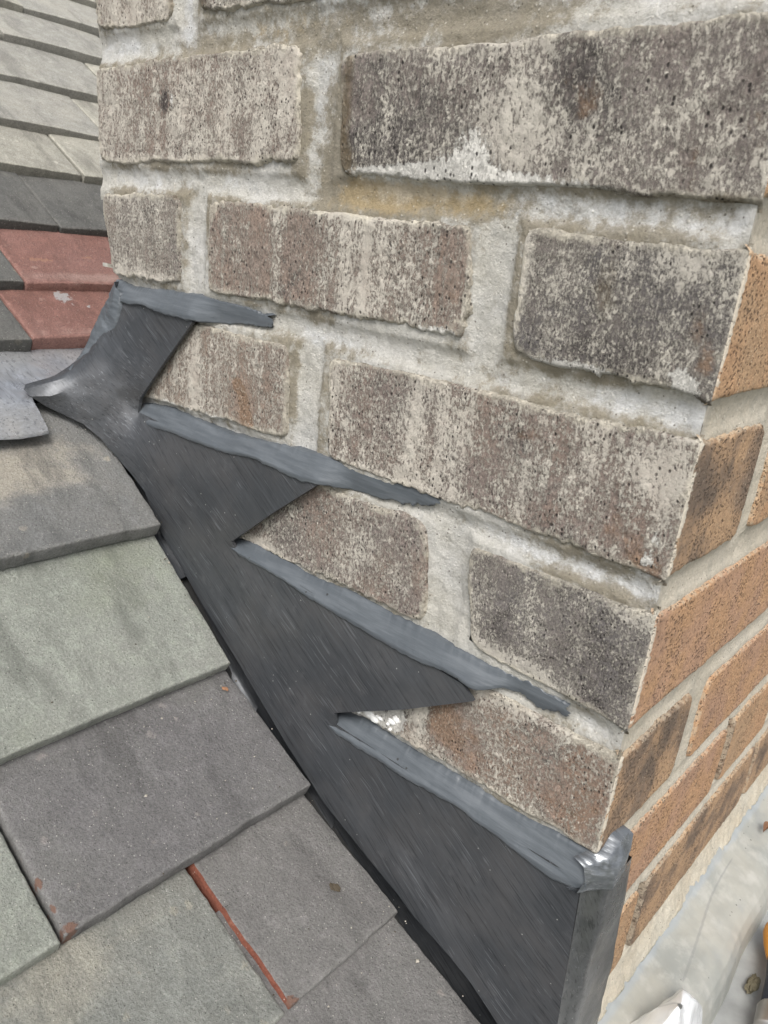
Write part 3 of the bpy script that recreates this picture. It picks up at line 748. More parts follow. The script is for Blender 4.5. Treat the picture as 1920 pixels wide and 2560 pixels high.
S4 = ([(-0.181, -0.0048), (-0.1782, -0.004), (-0.1601, 0.002), (-0.1468, 0.0033), (-0.1314, 0.0025), (-0.1107, 0.0026), (-0.0887, 0.0045), (-0.0676, 0.0048), (-0.0502, 0.0052), (-0.0356, 0.0062), (-0.0177, 0.0079), (-0.0076, 0.0085), (-0.0001, 0.0087)],
      [(-0.1808, -0.0089), (-0.1682, -0.0115), (-0.1519, -0.0125), (-0.1336, -0.0108), (-0.1191, -0.011), (-0.0994, -0.0089), (-0.0774, -0.0078), (-0.0619, -0.01), (-0.0457, -0.0112), (-0.0304, -0.0128), (-0.0159, -0.0126), (-0.0026, -0.0097), (0.0009, -0.0047)])
bead('sealant_bead', *S1, -.329, 'blue grey sealant smear along the highest lead step, beside the red tiles', 21)
bead('sealant_bead', *S2, -.202, 'blue grey sealant bead under the brick with the tan drip', 34)
bead('sealant_bead', *S3, -.078, 'long blue grey sealant bead ending in a ragged smear above the white chalk marks', 47)
bead('sealant_bead', *S4, .05, 'lowest blue grey sealant bead running down to the brick corner', 58, feather='none')

def strip(name, Ls, mats, closed_tuck=0.003, seed=0, n=200, amp=.0006, tuck=(0, .004, 0), smear=.4, thick=0):
    Ls = [resample(l, n) for l in Ls]
    m = 18
    src = np.linspace(0, 1, len(Ls)); V = []
    stack = np.array(Ls)
    for k in range(m):
        t = k / (m - 1)
        P = np.stack([[np.interp(t, src, stack[:, i, c]) for c in range(3)] for i in range(n)])
        w = amp * fbm(P[:, 0] * 90 + P[:, 2] * 60, P[:, 2] * 90 - P[:, 1] * 50, seed, 4)
        P = P + w[:, None] * np.array([.3, -1, .2])
        if k in (0, m - 1): P = P + np.array(tuck)
        V.append(P)
    V = np.array(V).reshape(-1, 3)
    return mesh_np(name, V, grid_faces(n, m), mats, None, {'smear': np.full(len(V), smear) + .3 * fbm(V[:, 0] * 60, V[:, 2] * 60, seed, 3)})

CS_L = [(-0.4215, -0.006, 0.2303), (-0.4258, -0.0075, 0.2192), (-0.4364, -0.0085, 0.2093), (-0.4413, -0.0115, 0.1953), (-0.4443, -0.0175, 0.1807), (-0.4453, -0.0245, 0.1706), (-0.4403, -0.033, 0.1661)]
CS_R = [(-0.4111, -0.0065, 0.223), (-0.4104, -0.0075, 0.2131), (-0.4117, -0.009, 0.2017), (-0.4162, -0.0105, 0.1895), (-0.4195, -0.014, 0.1791), (-0.4219, -0.019, 0.1688), (-0.4222, -0.028, 0.1601)]
CS_M = [tuple((a + b) / 2 - (c == 1) * .0022 for c, (a, b) in enumerate(zip(p, q))) for p, q in zip(CS_L, CS_R)]
tag(strip('sealant_bead', [CS_L, CS_M, CS_R], [SEAL], seed=71, amp=.0015),
    'upright smear of blue grey sealant down the far left edge of the lead', 'sealant', 'sealant beads along the lead steps')
BL_T = [(-0.030, 0.0297), (-0.0153, 0.0317), (-0.008, 0.0326), (0.0051, 0.0288), (0.014, 0.028)]
BL_T = [(-.003, -.0065, .0060), (.0040, .003, .0100), (.0050, .012, .0150), (.0045, .0195, .0130), (.0040, .0275, .0110)]
BL_B = [(-.002, -.0105, -.0095), (.0105, .004, -.0090), (.0108, .014, -.0030), (.0090, .0200, .0010), (.0045, .0270, .0080)]
BL_M = [tuple((a + b) / 2 + (c == 0) * .0028 for c, (a, b) in enumerate(zip(p, q))) for p, q in zip(BL_T, BL_B)]
tag(strip('sealant_bead', [BL_B, BL_M, BL_T], [SEAL_GLOSS], seed=81, amp=.0022, tuck=(-.006, .001, 0), smear=.6),
    'shiny silver sealant blob wrapped round the brick corner', 'sealant', 'sealant beads along the lead steps')

# ------------------------------------------------------------------ lead step flashing
TOP = [(-0.4233, -0.005, 0.2221), (-0.4136, -0.005, 0.2214), (-0.3687, -0.005, 0.2218), (-0.3309, -0.005, 0.2183), (-0.3292, -0.005, 0.2147), (-0.3575, -0.0062, 0.1849), (-0.3889, -0.006, 0.152), (-0.3909, -0.006, 0.1437), (-0.3634, -0.006, 0.1432), (-0.3331, -0.006, 0.1427), (-0.283, -0.006, 0.1434), (-0.2383, -0.006, 0.1438), (-0.2059, -0.006, 0.1433), (-0.2019, -0.006, 0.142), (-0.2387, -0.0074, 0.1124), (-0.2765, -0.008, 0.0802), (-0.274, -0.006, 0.0773), (-0.2323, -0.006, 0.0767), (-0.167, -0.006, 0.0724), (-0.1177, -0.006, 0.0692), (-0.0862, -0.006, 0.0673), (-0.0781, -0.006, 0.0588), (-0.1211, -0.0078, 0.0315), (-0.1712, -0.008, 0.0027), (-0.1707, -0.006, -0.0047), (-0.142, -0.006, -0.0038), (-0.0863, -0.006, -0.0041), (-0.044, -0.006, -0.0039), (-0.0169, -0.006, -0.0027), (-0.0033, -0.006, -0.0029), (-0.002, -0.006, -0.0089), (0.0023, -0.006, -0.0744), (0.0057, -0.006, -0.1256), (0.0084, -0.006, -0.167)]
LOW = [(-0.0050, -0.012, -0.1320), (-0.0265, -0.012, -0.1193), (-0.0453, -0.0125, -0.1069), (-0.0627, -0.0125, -0.1), (-0.0899, -0.012, -0.0934), (-0.1027, -0.012, -0.087), (-0.1264, -0.012, -0.0784), (-0.1686, -0.012, -0.062), (-0.2059, -0.012, -0.0392), (-0.2561, -0.012, -0.0039), (-0.2988, -0.012, 0.0241), (-0.3532, -0.012, 0.0636), (-0.3692, -0.014, 0.0883), (-0.3842, -0.016, 0.0985), (-0.3979, -0.02, 0.1085), (-0.4075, -0.026, 0.1201), (-0.4192, -0.033, 0.1292), (-0.4299, -0.042, 0.1345), (-0.4355, -0.052, 0.1403), (-0.4383, -0.062, 0.1479), (-0.4411, -0.065, 0.1525), (-0.4488, -0.06, 0.1543), (-0.45, -0.051, 0.1555), (-0.4435, -0.041, 0.1605), (-0.4445, -0.03, 0.1662), (-0.4474, -0.022, 0.1701), (-0.4464, -0.015, 0.1803), (-0.4433, -0.009, 0.1949), (-0.4384, -0.006, 0.209)]

def sheet_from_outline(name, outline, mats, parent, grid=0.005, thick=0.0018, bulge=None, smooth_it=500):
    """a thin bent sheet: outline of 3D points, triangulated in x-z, y relaxed from the rim inwards"""
    pts = []
    N = len(outline)
    for i in range(N):
        a = np.array(outline[i]); b = np.array(outline[(i + 1) % N])
        L = np.linalg.norm((b - a)[[0, 2]]); k = max(1, int(L / (grid * .8)))
        for j in range(k):
            pts.append(a + (b - a) * j / k)
    rim = np.array(pts)
    nr = len(rim)
    x0, x1 = rim[:, 0].min(), rim[:, 0].max(); z0, z1 = rim[:, 2].min(), rim[:, 2].max()
    gx, gz = np.meshgrid(np.arange(x0, x1, grid), np.arange(z0, z1, grid))
    gx = gx + grid * .25 * vnoise(gx * 900, gz * 900, 1); gz = gz + grid * .25 * vnoise(gx * 900, gz * 900, 2)
    g = np.stack([gx.ravel(), gz.ravel()], -1)
    # inside test and clearance from the rim
    ins = np.zeros(len(g), bool)
    px, pz = rim[:, 0], rim[:, 2]
    j = nr - 1
    for i in range(nr):
        c = ((pz[i] > g[:, 1]) != (pz[j] > g[:, 1]))
        with np.errstate(divide='ignore', invalid='ignore'):
            xx = (px[j] - px[i]) * (g[:, 1] - pz[i]) / (pz[j] - pz[i]) + px[i]
        ins ^= c & (g[:, 0] < xx)
        j = i
    dm = np.min(np.hypot(g[:, None, 0] - px[None], g[:, None, 1] - pz[None]), 1)
    g = g[ins & (dm > grid * .6)]
    co = [Vector((p[0], p[2])) for p in rim] + [Vector(p) for p in g]
    ed = [(i, (i + 1) % nr) for i in range(nr)]
    v2, e2, f2, _, _, _ = geometry.delaunay_2d_cdt(co, ed, [], 1, 1e-7)
    v2 = np.array([tuple(v) for v in v2]); F = np.array([f for f in f2])
    n = len(v2)
    # y: inverse-distance start, then Laplacian relaxation with the rim held
    d = np.hypot(v2[:, None, 0] - px[None], v2[:, None, 1] - pz[None]) + 1e-6
    w = 1 / d ** 2
    y = (w * rim[None, :, 1]).sum(1) / w.sum(1)
    hold = d.min(1) < 1e-5
    E = np.unique(np.sort(np.concatenate([F[:, [0, 1]], F[:, [1, 2]], F[:, [2, 0]]]), 1), axis=0)
    for _ in range(smooth_it):
        s = np.zeros(n); c = np.zeros(n)
        np.add.at(s, E[:, 0], y[E[:, 1]]); np.add.at(s, E[:, 1], y[E[:, 0]])
        np.add.at(c, E[:, 0], 1); np.add.at(c, E[:, 1], 1)
        y = np.where(hold, y, s / c)
    V = np.stack([v2[:, 0], y, v2[:, 1]], -1)
    if bulge is not None:
        V[:, 1] += bulge(V[:, 0], V[:, 2], d.min(1))
    # orient to -y
    a, b, c = V[F[:, 0]], V[F[:, 1]], V[F[:, 2]]
    ny = np.cross(b - a, c - a)[:, 1]
    F[ny > 0] = F[ny > 0][:, ::-1]
    # solid: back sheet and rim walls
    from collections import Counter
    cnt = Counter()
    for f in F:
        for q in range(3): cnt[(f[q], f[(q + 1) % 3])] += 1
    bd = [(p, q) for (p, q) in cnt if (q, p) not in cnt]
    Vb = V + np.array([0, thick, 0])
    F3 = [F, F[:, ::-1] + n]
    walls = []
    for p, q in bd:
        walls += [(q, p, p + n), (q, p + n, q + n)]
    F3.append(np.array(walls))
    return np.concatenate([V, Vb]), np.concatenate(F3)

def fl_bulge(x, z, d):
    b = -0.0021 * fbm(x * 15, z * 15, 5, 2) * sstep(0.006, .03, d)
    b = b - .0005 * np.abs(fbm(x * 34 + z * 10, z * 20, 25, 2)) * sstep(0.006, .02, d)
    b = b - .0007 * fbm(x * 55, z * 55, 15, 2) * sstep(0.004, .02, d)
    return b
flashing = empty('step_flashing', (-.2, -.01, .03), 'dark grey lead flashing cut in steps down the side of the chimney', 'flashing')
TIPS = {3, 4, 5, 6, 13, 14, 15, 21, 22, 23, 30, 31, 32, 33}
TOP = [(x, y, z - (0 if i in TIPS else .0022)) for i, (x, y, z) in enumerate(TOP)]
Vf, Ff = sheet_from_outline('flashing_sheet', TOP + LOW, [LEAD], None, 0.0042, 0.0024, fl_bulge)
o = mesh_np('flashing_sheet', Vf, Ff, [LEAD], flashing)
o.modifiers.new('es', 'EDGE_SPLIT').split_angle = math.radians(40)

def corner_return():
    top_z = -.006
    n = 60
    zs = np.linspace(-.004, -.18, n)
    yo = np.interp(-zs, [.004, .023, .0511, .0887, .1278, .18], [.028, .0305, .0345, .0425, .047, .052])
    V = []
    m = 16
    for k in range(m):
        t = k / (m - 1)
        a = t * yo
        # round the arris, then lie on the front face
        x = np.interp(t, [0, .10, .22, 1], [0, .0075, .0098, .0082]) + .00002
        xb = np.interp(-zs, [0, .0744, .1256, .18], [-.002, .0023, .0057, .009])
        y = -.006 + (yo + .006) * t
        xx = xb * (1 - sstep(.0, .3, t)) + (TANF * y + .0085) * sstep(.0, .3, t)
        xx = xx + .0011 * fbm(y * 60 + 3, zs * 45, 31, 3) * sstep(.1, .4, t) + .0012 * fbm(y * 20, zs * 25, 37, 2) * sstep(.3, .8, t)
        V.append(np.stack([xx, y, zs + .0015 * fbm(y * 80, zs * 0, 9, 2) * (np.arange(n) == 0)], -1))
    V.append(V[-1] + np.array([-.007, .0, 0]))
    V = np.array(V).reshape(-1, 3)
    F = grid_faces(n, m + 1)
    a, b, c = V[F[0, 0]], V[F[0, 1]], V[F[0, 2]]
    mesh_np('corner_return', V, F, [LEAD_RET], flashing)
corner_return()

# soakers: the dark bent lead between tile ends and wall
SK = [(-.43, -.325, .128, .060, 'beside the highest blotchy tile'), (-.345, -.245, .056, -.014, 'beside the green tile'),
      (-.262, -.165, -.014, -.062, 'beside the broad dark tile'), (-.18, -.088, -.060, -.104, 'beside the tile with a red clay edge'), (-.10, .0, -.100, -.150, 'at the foot of the flashing')]
for i, (xa, xb, za, zb, where) in enumerate(SK):
    n = 40
    s = np.linspace(0, 1, n)
    xs = xa + (xb - xa) * s; zs = za + (zb - za) * s - .019
    rows = []
    for dy, dz in ((-.060, -.006), (-.030, -.006), (-.012, -.0055), (-.0075, -.0045), (-.005, -.001), (-.0042, .006), (-.0036, .022), (-.003, .040)):
        jit = .0006 * fbm(xs * 60, xs * 0 + dy * 100, 91 + i, 3)
        rows.append(np.stack([xs, np.full(n, dy) + jit + (.001 if i % 2 else 0), zs + dz + jit], -1))
    V = np.array(rows)[::-1].reshape(-1, 3)
    o = mesh_np('lead_soaker', V, grid_faces(n, len(rows))[:, ::-1], [LEAD_DARK])
    tag(o, 'dark lead soaker in the narrow gap ' + where, 'soaker', 'lead soakers in the gap beside the wall')

# ------------------------------------------------------------------ roof tiles
roof = empty('tiled_roof', (-.3, -.2, 0.0), 'plain tiled roof of weathered grey tiles with two red ones', 'roof')
THK = 0.0122
def make_tile(x, y1, z, beta, width=.165, length=.16, mat=None, sidemat=None, seed=0, blobs=(), label=None, res=.0036, rag=1.0, yaw=0.0, grime=0.25):
    """tail edge top line at (x, z); right end at y1, runs to y1-width; slopes up to -x by beta"""
    r = .0016
    y0 = y1 - width
    uc = np.r_[0, 0, .35 * r, r, np.linspace(2.5 * r, width - 2.5 * r, max(6, int(width / res))), width - r, width - .35 * r, width, width]
    ud = np.r_[THK, r, .35 * r, .05 * r, np.zeros(max(6, int(width / res))), .05 * r, .35 * r, r, THK]
    vc = np.r_[0, 0, .35 * r, r, np.linspace(2.5 * r, length, int(length / res))]
    vd = np.r_[THK, r, .35 * r, .05 * r, np.zeros(int(length / res))]
    U, W = np.meshgrid(uc, vc); UD, WD = np.meshgrid(ud, vd)
    drop = np.maximum(UD, WD)
    bottom = drop > THK * .9
    # ragged, slightly worn edges
    wv = rag * (.0007 * fbm(U * 45, U * 0, seed, 3) + .0004 * fbm(U * 260, U * 0, seed + 2, 2)) * (W < r * 1.5)
    wu = rag * (.0006 * fbm(W * 45, W * 0 + 8, seed + 4, 3) + .0004 * fbm(W * 260, W * 0, seed + 6, 2)) * ((U < r * 1.5) | (U > width - r * 1.5))
    top = ~bottom
    dz = np.where(top, .0005 * fbm(U * 30, W * 30, seed + 7, 3) + .00025 * fbm(U * 170, W * 170, seed + 8, 2), 0)
    chip = np.zeros(U.shape)
    un, wn = U / width, W / .1
    for k, a, b, ra, rb, s in blobs:
        if k == 'chip': chip += s * np.exp(-((un - a) / ra) ** 2 - ((wn - b) / rb) ** 2)
    dz = dz - np.where(top, .0012 * np.clip(chip, 0, 1), 0)
    camber = -.0015 * ((U / width - .5) * 2) ** 2
    h = -drop + dz + camber
    cb, sb_ = math.cos(beta), math.sin(beta)
    Wl = W + wv
    Yl = U + wu
    X = x - Wl * cb + h * sb_
    Z = z + Wl * sb_ + h * cb
    Y = y0 + Yl
    X = X - yaw * (Y - y1)
    V = np.stack([X, Y, Z], -1).reshape(-1, 3)
    F = grid_faces(len(uc), len(vc))[:, ::-1]
    # left and right walls carry the side material
    fm = np.zeros((len(vc) - 1, len(uc) - 1), int)
    if sidemat is not None:
        fm[1:, 0] = 1; fm[1:, 1] = 1; fm[1:, 2] = 1
    A = {'chip': chip.ravel()}
    for kind in ('pale', 'dark', 'splash'):
        A[kind] = blobs_field(un, wn, blobs, kind).ravel()
    A['wear'] = (.75 * np.exp(-(np.minimum(np.minimum(U, width - U), W) / .0035) ** 2)).ravel()
    A['dark'] = A['dark'] + grime * (drop > r * .6).ravel()  # tail and side faces coloured darker than the top
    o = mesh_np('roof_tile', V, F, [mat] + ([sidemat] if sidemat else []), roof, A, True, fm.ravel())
    o.modifiers.new('es', 'EDGE_SPLIT').split_angle = math.radians(55)
    if label: o['label'] = label
    return o

TG1 = tile_mat('tile_dark_blotchy', (0.175, 0.178, 0.175), (0.225, 0.223, 0.212), pale=(0.44, 0.40, 0.33), palev=-.15)
TG2 = tile_mat('tile_green', (0.285, 0.300, 0.265), (0.315, 0.322, 0.290), pale=(0.36, 0.38, 0.33), moss=.55)
TG3 = tile_mat('tile_slate_brown', (0.165, 0.160, 0.160), (0.190, 0.187, 0.180), pale=(0.29, 0.27, 0.255), palev=-.25)
TG4 = tile_mat('tile_warm_grey', (0.185, 0.178, 0.172), (0.205, 0.200, 0.190), pale=(0.29, 0.265, 0.24), palev=-.3)
TG5 = tile_mat('tile_grey_green', (0.235, 0.242, 0.222), (0.265, 0.262, 0.235), pale=(0.38, 0.36, 0.30), moss=.4)
TU = [tile_mat('upper_tile_pale', (0.345, 0.332, 0.287), (0.415, 0.398, 0.338), pale=(0.58, 0.56, 0.48), palev=.1, moss=.1),
      tile_mat('upper_tile_grey', (0.33, 0.322, 0.29), (0.385, 0.37, 0.325), pale=(0.48, 0.47, 0.42), palev=-.1, moss=.15),
      tile_mat('upper_tile_dark', (0.125, 0.125, 0.118), (0.165, 0.162, 0.15), pale=(0.36, 0.34, 0.28), palev=-.1, moss=.1)]
TRED = tile_mat('red_clay_tile', (0.250, 0.133, 0.110), (0.295, 0.166, 0.142), pale=(0.42, 0.29, 0.25), palev=.0, rough=.40, redcol=(0.36, 0.20, 0.14))
CLAY = tile_mat('clay_core', (0.210, 0.078, 0.050), (0.17, 0.060, 0.040), pale=(0.29, 0.13, 0.085), palev=-.2)

RD = math.radians
YR = -.017
tl = make_tile
tl(-.343, YR, .074, RD(32), mat=TG1, seed=1, length=.125, blobs=[('pale', .30, .75, .3, .3, .85), ('pale', .75, .75, .2, .25, .75), ('pale', .45, .5, .2, .15, .5), ('dark', .45, .15, .3, .4, .2)], label='blotchy dark grey tile under the lead lip')
tl(-.343, YR - .168, .074, RD(32), mat=TG5, seed=2, length=.125)
tl(-.259, YR, .0005, RD(34), mat=TG2, seed=3, length=.135, blobs=[('pale', .93, .75, .05, .3, .9), ('chip', .99, .50, .012, .07, .55)], label='pale green tile with a chipped right edge')
tl(-.259, YR - .168, .0005, RD(34), mat=TG4, seed=4, length=.135)
tl(-.1757, YR, -.0474, RD(24), width=.162, mat=TG3, seed=5, length=.15, blobs=[('chip', .006, .30, .010, .07, .75), ('chip', .02, .02, .03, .035, .95), ('chip', .006, .15, .012, .03, .7), ('chip', .99, .12, .01, .08, .45)], label='broad slate grey tile with red chips at its left corner')
tl(-.1757, YR - .1645, -.0495, RD(24), mat=TG2, seed=6, length=.15)
tl(-.096, YR, -.0895, RD(20), width=.0865, mat=TG4, sidemat=CLAY, seed=7, length=.15, blobs=[('chip', .03, .02, .05, .04, .9), ('pale', .8, .85, .2, .2, .5)], label='narrow grey tile with a bare red clay edge')
tl(-.096, YR - .0895, -.0900, RD(20), mat=TG5, seed=8, length=.15, blobs=[('pale', .45, .75, .25, .3, .7), ('chip', .985, .5, .015, .08, .3)])
tl(-.096, YR - .2575, -.0895, RD(20), mat=TG4, seed=9, length=.15)
tl(-.014, YR - .002, -.1225, RD(19.5), mat=TG4, seed=10, length=.15, blobs=[('pale', .6, .8, .3, .2, .3)])
tl(-.014, YR - .170, -.1225, RD(19.5), mat=TG1, seed=11, length=.15)
tl(.068, YR - .002, -.1525, RD(19.5), width=.0865, mat=TG4, seed=12, length=.15)
tl(.068, YR - .092, -.1525, RD(19.5), mat=TG3, seed=13, length=.15)
tl(.068, YR - .260, -.1525, RD(19.5), mat=TG5, seed=14, length=.15)
# the same courses carried on to the left
for i, (x, z, b, ys, L) in enumerate(((-.343, .074, 32, (-.353, -.521), .125), (-.259, .0005, 34, (-.353, -.521), .135), (-.1757, -.0485, 24, (-.349, -.517), .15),
                                      (-.096, -.0895, 20, (-.4425, -.6105), .15), (-.014, -.1225, 19.5, (-.355, -.523), .15), (.068, -.1525, 19.5, (-.445, -.613), .15))):
    for k, y1 in enumerate(ys):
        tl(x, y1, z, RD(b), mat=(TG3, TG5, TG4, TG2)[(i + k) % 4], seed=60 + i * 5 + k, length=L, res=.006)
# the roof beyond the stack: tail line, a joint position, and which tile is which
UP = [(-.497, .1800, -.0305, 'r1'), (-.552, .2155, -.0085, 'r2'), (-.620, .2595, .0570, 'r3'), (-.695, .3080, .1215, 'r4'), (-.764, .3525, .190, 'r5'),
      (-.840, .4020, .085, 'r6'), (-.922, .4560, .150, 'r7'), (-.998, .5045, .2130, 'r8'), (-1.072, .5525, .10, 'r9'), (-1.146, .6005, .19, 'r10')]
for i, (x, z, yj, rk) in enumerate(UP):
    for k in range(-3, 4):
        y1 = yj + .1665 * (k + 1)
        if rk in ('r1', 'r2'):
            m = TRED if k == 0 else TU[2]
        elif rk == 'r3': m = TU[2]
        elif rk == 'r4': m = TU[0]
        elif rk in ('r5', 'r7', 'r9'): m = TU[1] if rk == 'r7' or k < 0 else TU[0]
        else: m = TU[0] if k % 2 else TU[1]
        bl = []
        lab = None
        if m is TRED:
            lab = 'lower red clay tile splashed with grey' if rk == 'r1' else 'upper red clay tile with orange scratches'
            bl = [('splash', .30, .55, .05, .10, .95), ('splash', .36, .75, .06, .05, .7), ('splash', .40, .40, .025, .05, .8), ('pale', .5, .06, .5, .05, .7)] if rk == 'r1' else \
                 [('chip', .18, .35, .12, .02, .8), ('chip', .1, .8, .12, .03, .7), ('chip', .45, .4, .05, .03, .8), ('pale', .5, .08, .5, .07, .8)]
        lift = rng.uniform(-.0012, .0012)
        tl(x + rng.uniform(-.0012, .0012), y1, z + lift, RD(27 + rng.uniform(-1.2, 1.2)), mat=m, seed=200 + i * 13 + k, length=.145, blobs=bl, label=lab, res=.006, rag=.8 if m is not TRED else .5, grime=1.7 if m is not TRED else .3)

# boarding under the tiles
def deck():
    prof = [(-1.30, .672), (-.92, .425), (-.50, .150), (-.343, .050), (-.259, -.024), (-.1757, -.072), (-.096, -.113), (-.014, -.146), (.075, -.178), (.10, -.20), (.10, -.24)]
    V, F = [], []
    for x, z in prof:
        V += [(x, -.9, z - .006), (x, 1.1 if x < -.4 else -.004, z - .006)]
    for i in range(len(prof) - 1):
        F.append((2 * i, 2 * i + 2, 2 * i + 3, 2 * i + 1))
    o = mesh_np('roof_deck', V, F, [plain_mat('dark_underlay', (0.03, 0.03, 0.03), .9)], None, None, False)
    o['kind'] = 'structure'
deck()

# ------------------------------------------------------------------ back gutter lead
def back_gutter():
    # flap of soft lead lying over the highest blotchy tile, right side ends under the flashing lip
    rim = [(-.4403, -.061), (-.4296, -.0625), (-.421, -.0635), (-.4145, -.0615), (-.4113, -.0625), (-.4105, -.068), (-.4095, -.0824), (-.4103, -.0956), (-.4118, -.1124), (-.413, -.135), (-.414, -.30), (-.505, -.30), (-.505, .05), (-.449, .05), (-.4465, -.03)]
    n = 130
    xs = np.linspace(-.51, -.405, 64); ys = np.r_[np.linspace(-.30, -.07, 80), np.linspace(-.069, -.056, 60), np.linspace(-.054, .06, 50)]
    X, Y = np.meshgrid(xs, ys)
    # right-hand limit of the sheet as a function of y
    ylim = [-.30, -.135, -.1124, -.0956, -.0824, -.068, -.0622, -.0618, -.0600, -.05, .06]
    xlim = [-.414, -.413, -.4118, -.4103, -.4101, -.4112, -.4122, -.4330, -.4400, -.4440, -.4460]
    lim = np.interp(Y, ylim, xlim)
    t = (X - xs[0]) / (xs[-1] - xs[0])
    X2 = xs[0] + (lim - xs[0]) * t
    t33 = math.tan(math.radians(33))
    Z = .076 - (X2 + .338) * t33 + .0085 - .024 * sstep(-.42, -.505, X2)
    Z += .0022 * fbm(X2 * 20, Y * 20, 41, 2) + .0008 * fbm(X2 * 60, Y * 60, 43, 2)
    # valley bend behind the stack, and a wave at the free edge
    Z += .003 * sstep(-.06, -.02, Y) * sstep(-.48, -.455, X2) * sstep(-.44, -.46, X2)
    Z += .0 * np.exp(-((X2 + .452 + .25 * (Y + .06)) / .010) ** 2)
    Z += -.0035 * sstep(-.44, -.409, X2)
    V = np.stack([X2, Y, Z], -1)
    Vb = V - np.array([0, 0, .002])
    n0 = V.shape[0] * V.shape[1]
    V = V.reshape(-1, 3)
    F = grid_faces(len(xs), len(ys))
    rim_i = np.arange(n0).reshape(len(ys), len(xs))[:, -1]
    V = np.concatenate([V, V[rim_i] - np.array([0, 0, .0022])])
    k = np.arange(len(ys))
    W = np.stack([rim_i[:-1], n0 + k[:-1], n0 + k[1:], rim_i[1:]], -1)
    o = mesh_np('gutter_lead', V, np.concatenate([F, W]), [LEAD_PALE])
    tag(o, 'pale crumpled lead sheet behind the chimney below the red tiles', 'lead sheet')
back_gutter()

# ------------------------------------------------------------------ front apron and tray
APRON = (lambda: None)
def apron_mat():
    t = NT('apron_lead')
    c = t.mix(t.step(t.noise(18, 5, .6), .36, .64), (0.300, 0.308, 0.285), (0.385, 0.378, 0.335))
    c = t.mix(t.mul(t.step(t.noise(55, 5, .65), .48, .68), .5), c, (0.50, 0.49, 0.45))
    c = t.mix(t.mul(t.step(t.noise(38, 4, .6), .54, .72), .45), c, (0.30, 0.31, 0.305))
    c = t.mix(t.mul(t.step(t.add(t.attr('smear'), t.mul(t.math('SUBTRACT', t.noise(60, 4), .5), 1.0)), .35, .8), .6), c, (0.33, 0.365, 0.39))
    s, sr = t.vor(150)
    c = t.mix(t.mul(t.step(s, .12, .06), t.step(sr, .85, .88)), c, (.12, .12, .11))
    c = t.mix(t.mul(t.step(t.attr('score'), .3, .9), .45), c, (0.22, 0.225, 0.22))
    h = t.add(t.mul(t.noise(60, 4), 1.0), t.mul(t.noise(300, 3), .25))
    return t.finish(c, t.lin(t.noise(40, 4), .3, .7, .38, .6), .15, t.bump(h, .3, .0014), .4)
APM = apron_mat()
def apron():
    ys = np.arange(.03, .445, .0012)
    # cross-section: upstand, slope, rolled edge, drop
    prof = [(-.004, -.155), (.001, -.160), (.0045, -.1655), (.012, -.1685), (.022, -.171), (.032, -.174), (.040, -.1775), (.0455, -.1830), (.049, -.190), (.0505, -.198), (.0515, -.206), (.053, -.214)]
    P = resample(prof, 100)
    S, Yg = np.meshgrid(np.arange(100), ys)
    px = P[S, 0]; pz = P[S, 1]
    flat = sstep(.006, .02, px)
    X = px + TANF * Yg * (1 - .6 * flat) + .0028 * fbm(Yg * 12, px * 8, 52, 2) * flat
    Z = pz + .0018 * fbm(Yg * 22, px * 40, 55, 3) + .0007 * fbm(Yg * 90, px * 90, 57, 2)
    end = sstep(.425, .445, Yg)
    X = X * (1 - .35 * end * flat); Z = Z - .006 * end
    d1 = np.abs(px - (.033 - .085 * (Yg - .15) * .6 - .010 * np.sin((Yg - .1) * 9))) 
    score = sstep(.0016, .0004, d1) * sstep(.14, .15, Yg) * sstep(.30, .28, Yg)
    sm = sstep(.013, .004, px) * .7 + .1
    V = np.stack([X, Yg, Z], -1).reshape(-1, 3)
    o = mesh_np('lead_apron', V, grid_faces(100, len(ys)), [APM], None, {'smear': sm, 'score': score})
    tag(o, 'pale lead apron with rolled edge along the foot of the orange wall', 'lead apron')
apron()
def tray():
    xs = np.linspace(.015, 1.2, 90); ys = np.linspace(-.02, 1.6, 110)
    X, Y = np.meshgrid(xs, ys)
    Z = -.207 - .02 * (X - .05) + .0016 * fbm(X * 14, Y * 14, 61, 3)
    o = mesh_np('lead_tray', np.stack([X, Y, Z], -1).reshape(-1, 3), grid_faces(90, 110), [plain_mat('tray_lead', (0.31, 0.318, 0.31), .5, .15, 60, .3, .22)])
    tag(o, 'flat pale grey lead tray beyond the apron under the tool', 'lead sheet')
tray()

# ------------------------------------------------------------------ tool lying in the tray
def lathe(name, axis0, axis1, prof, mats, parent, seg=28, squash=1.0):
    a = Vector(axis0); b = Vector(axis1); d = (b - a).normalized()
    u = d.cross(Vector((0, 0, 1))).normalized(); w = u.cross(d).normalized()
    L = (b - a).length
    V = []; F = []
    for t, r in prof:
        c = a + d * (t * L)
        for i in range(seg):
            an = 2 * math.pi * i / seg
            V.append(tuple(c + u * (r * math.cos(an)) + w * (r * math.sin(an) * squash)))
    for j in range(len(prof) - 1):
        for i in range(seg):
            F.append((j * seg + i, j * seg + (i + 1) % seg, (j + 1) * seg + (i + 1) % seg, (j + 1) * seg + i))
    return mesh_np(name, V, F, mats, parent)
tool = empty('chisel', (.078, .19, -.195), 'orange topped chisel with dark blue grip and steel blade in the tray', 'chisel')
A0 = Vector((.0910, .150, -.196)); A1 = Vector((.0710, .262, -.188))
def on(t): return A0 + (A1 - A0) * t
ORG = plain_mat('orange_plastic', (0.62, 0.26, 0.02), .38, 0, 100, .05, .08, .5)
NAVY = plain_mat('navy_grip', (0.012, 0.016, 0.030), .42, 0, 300, .1, .2, .5)
STEEL = plain_mat('worn_steel', (0.42, 0.40, 0.38), .34, .85, 300, .1, .25, .5)
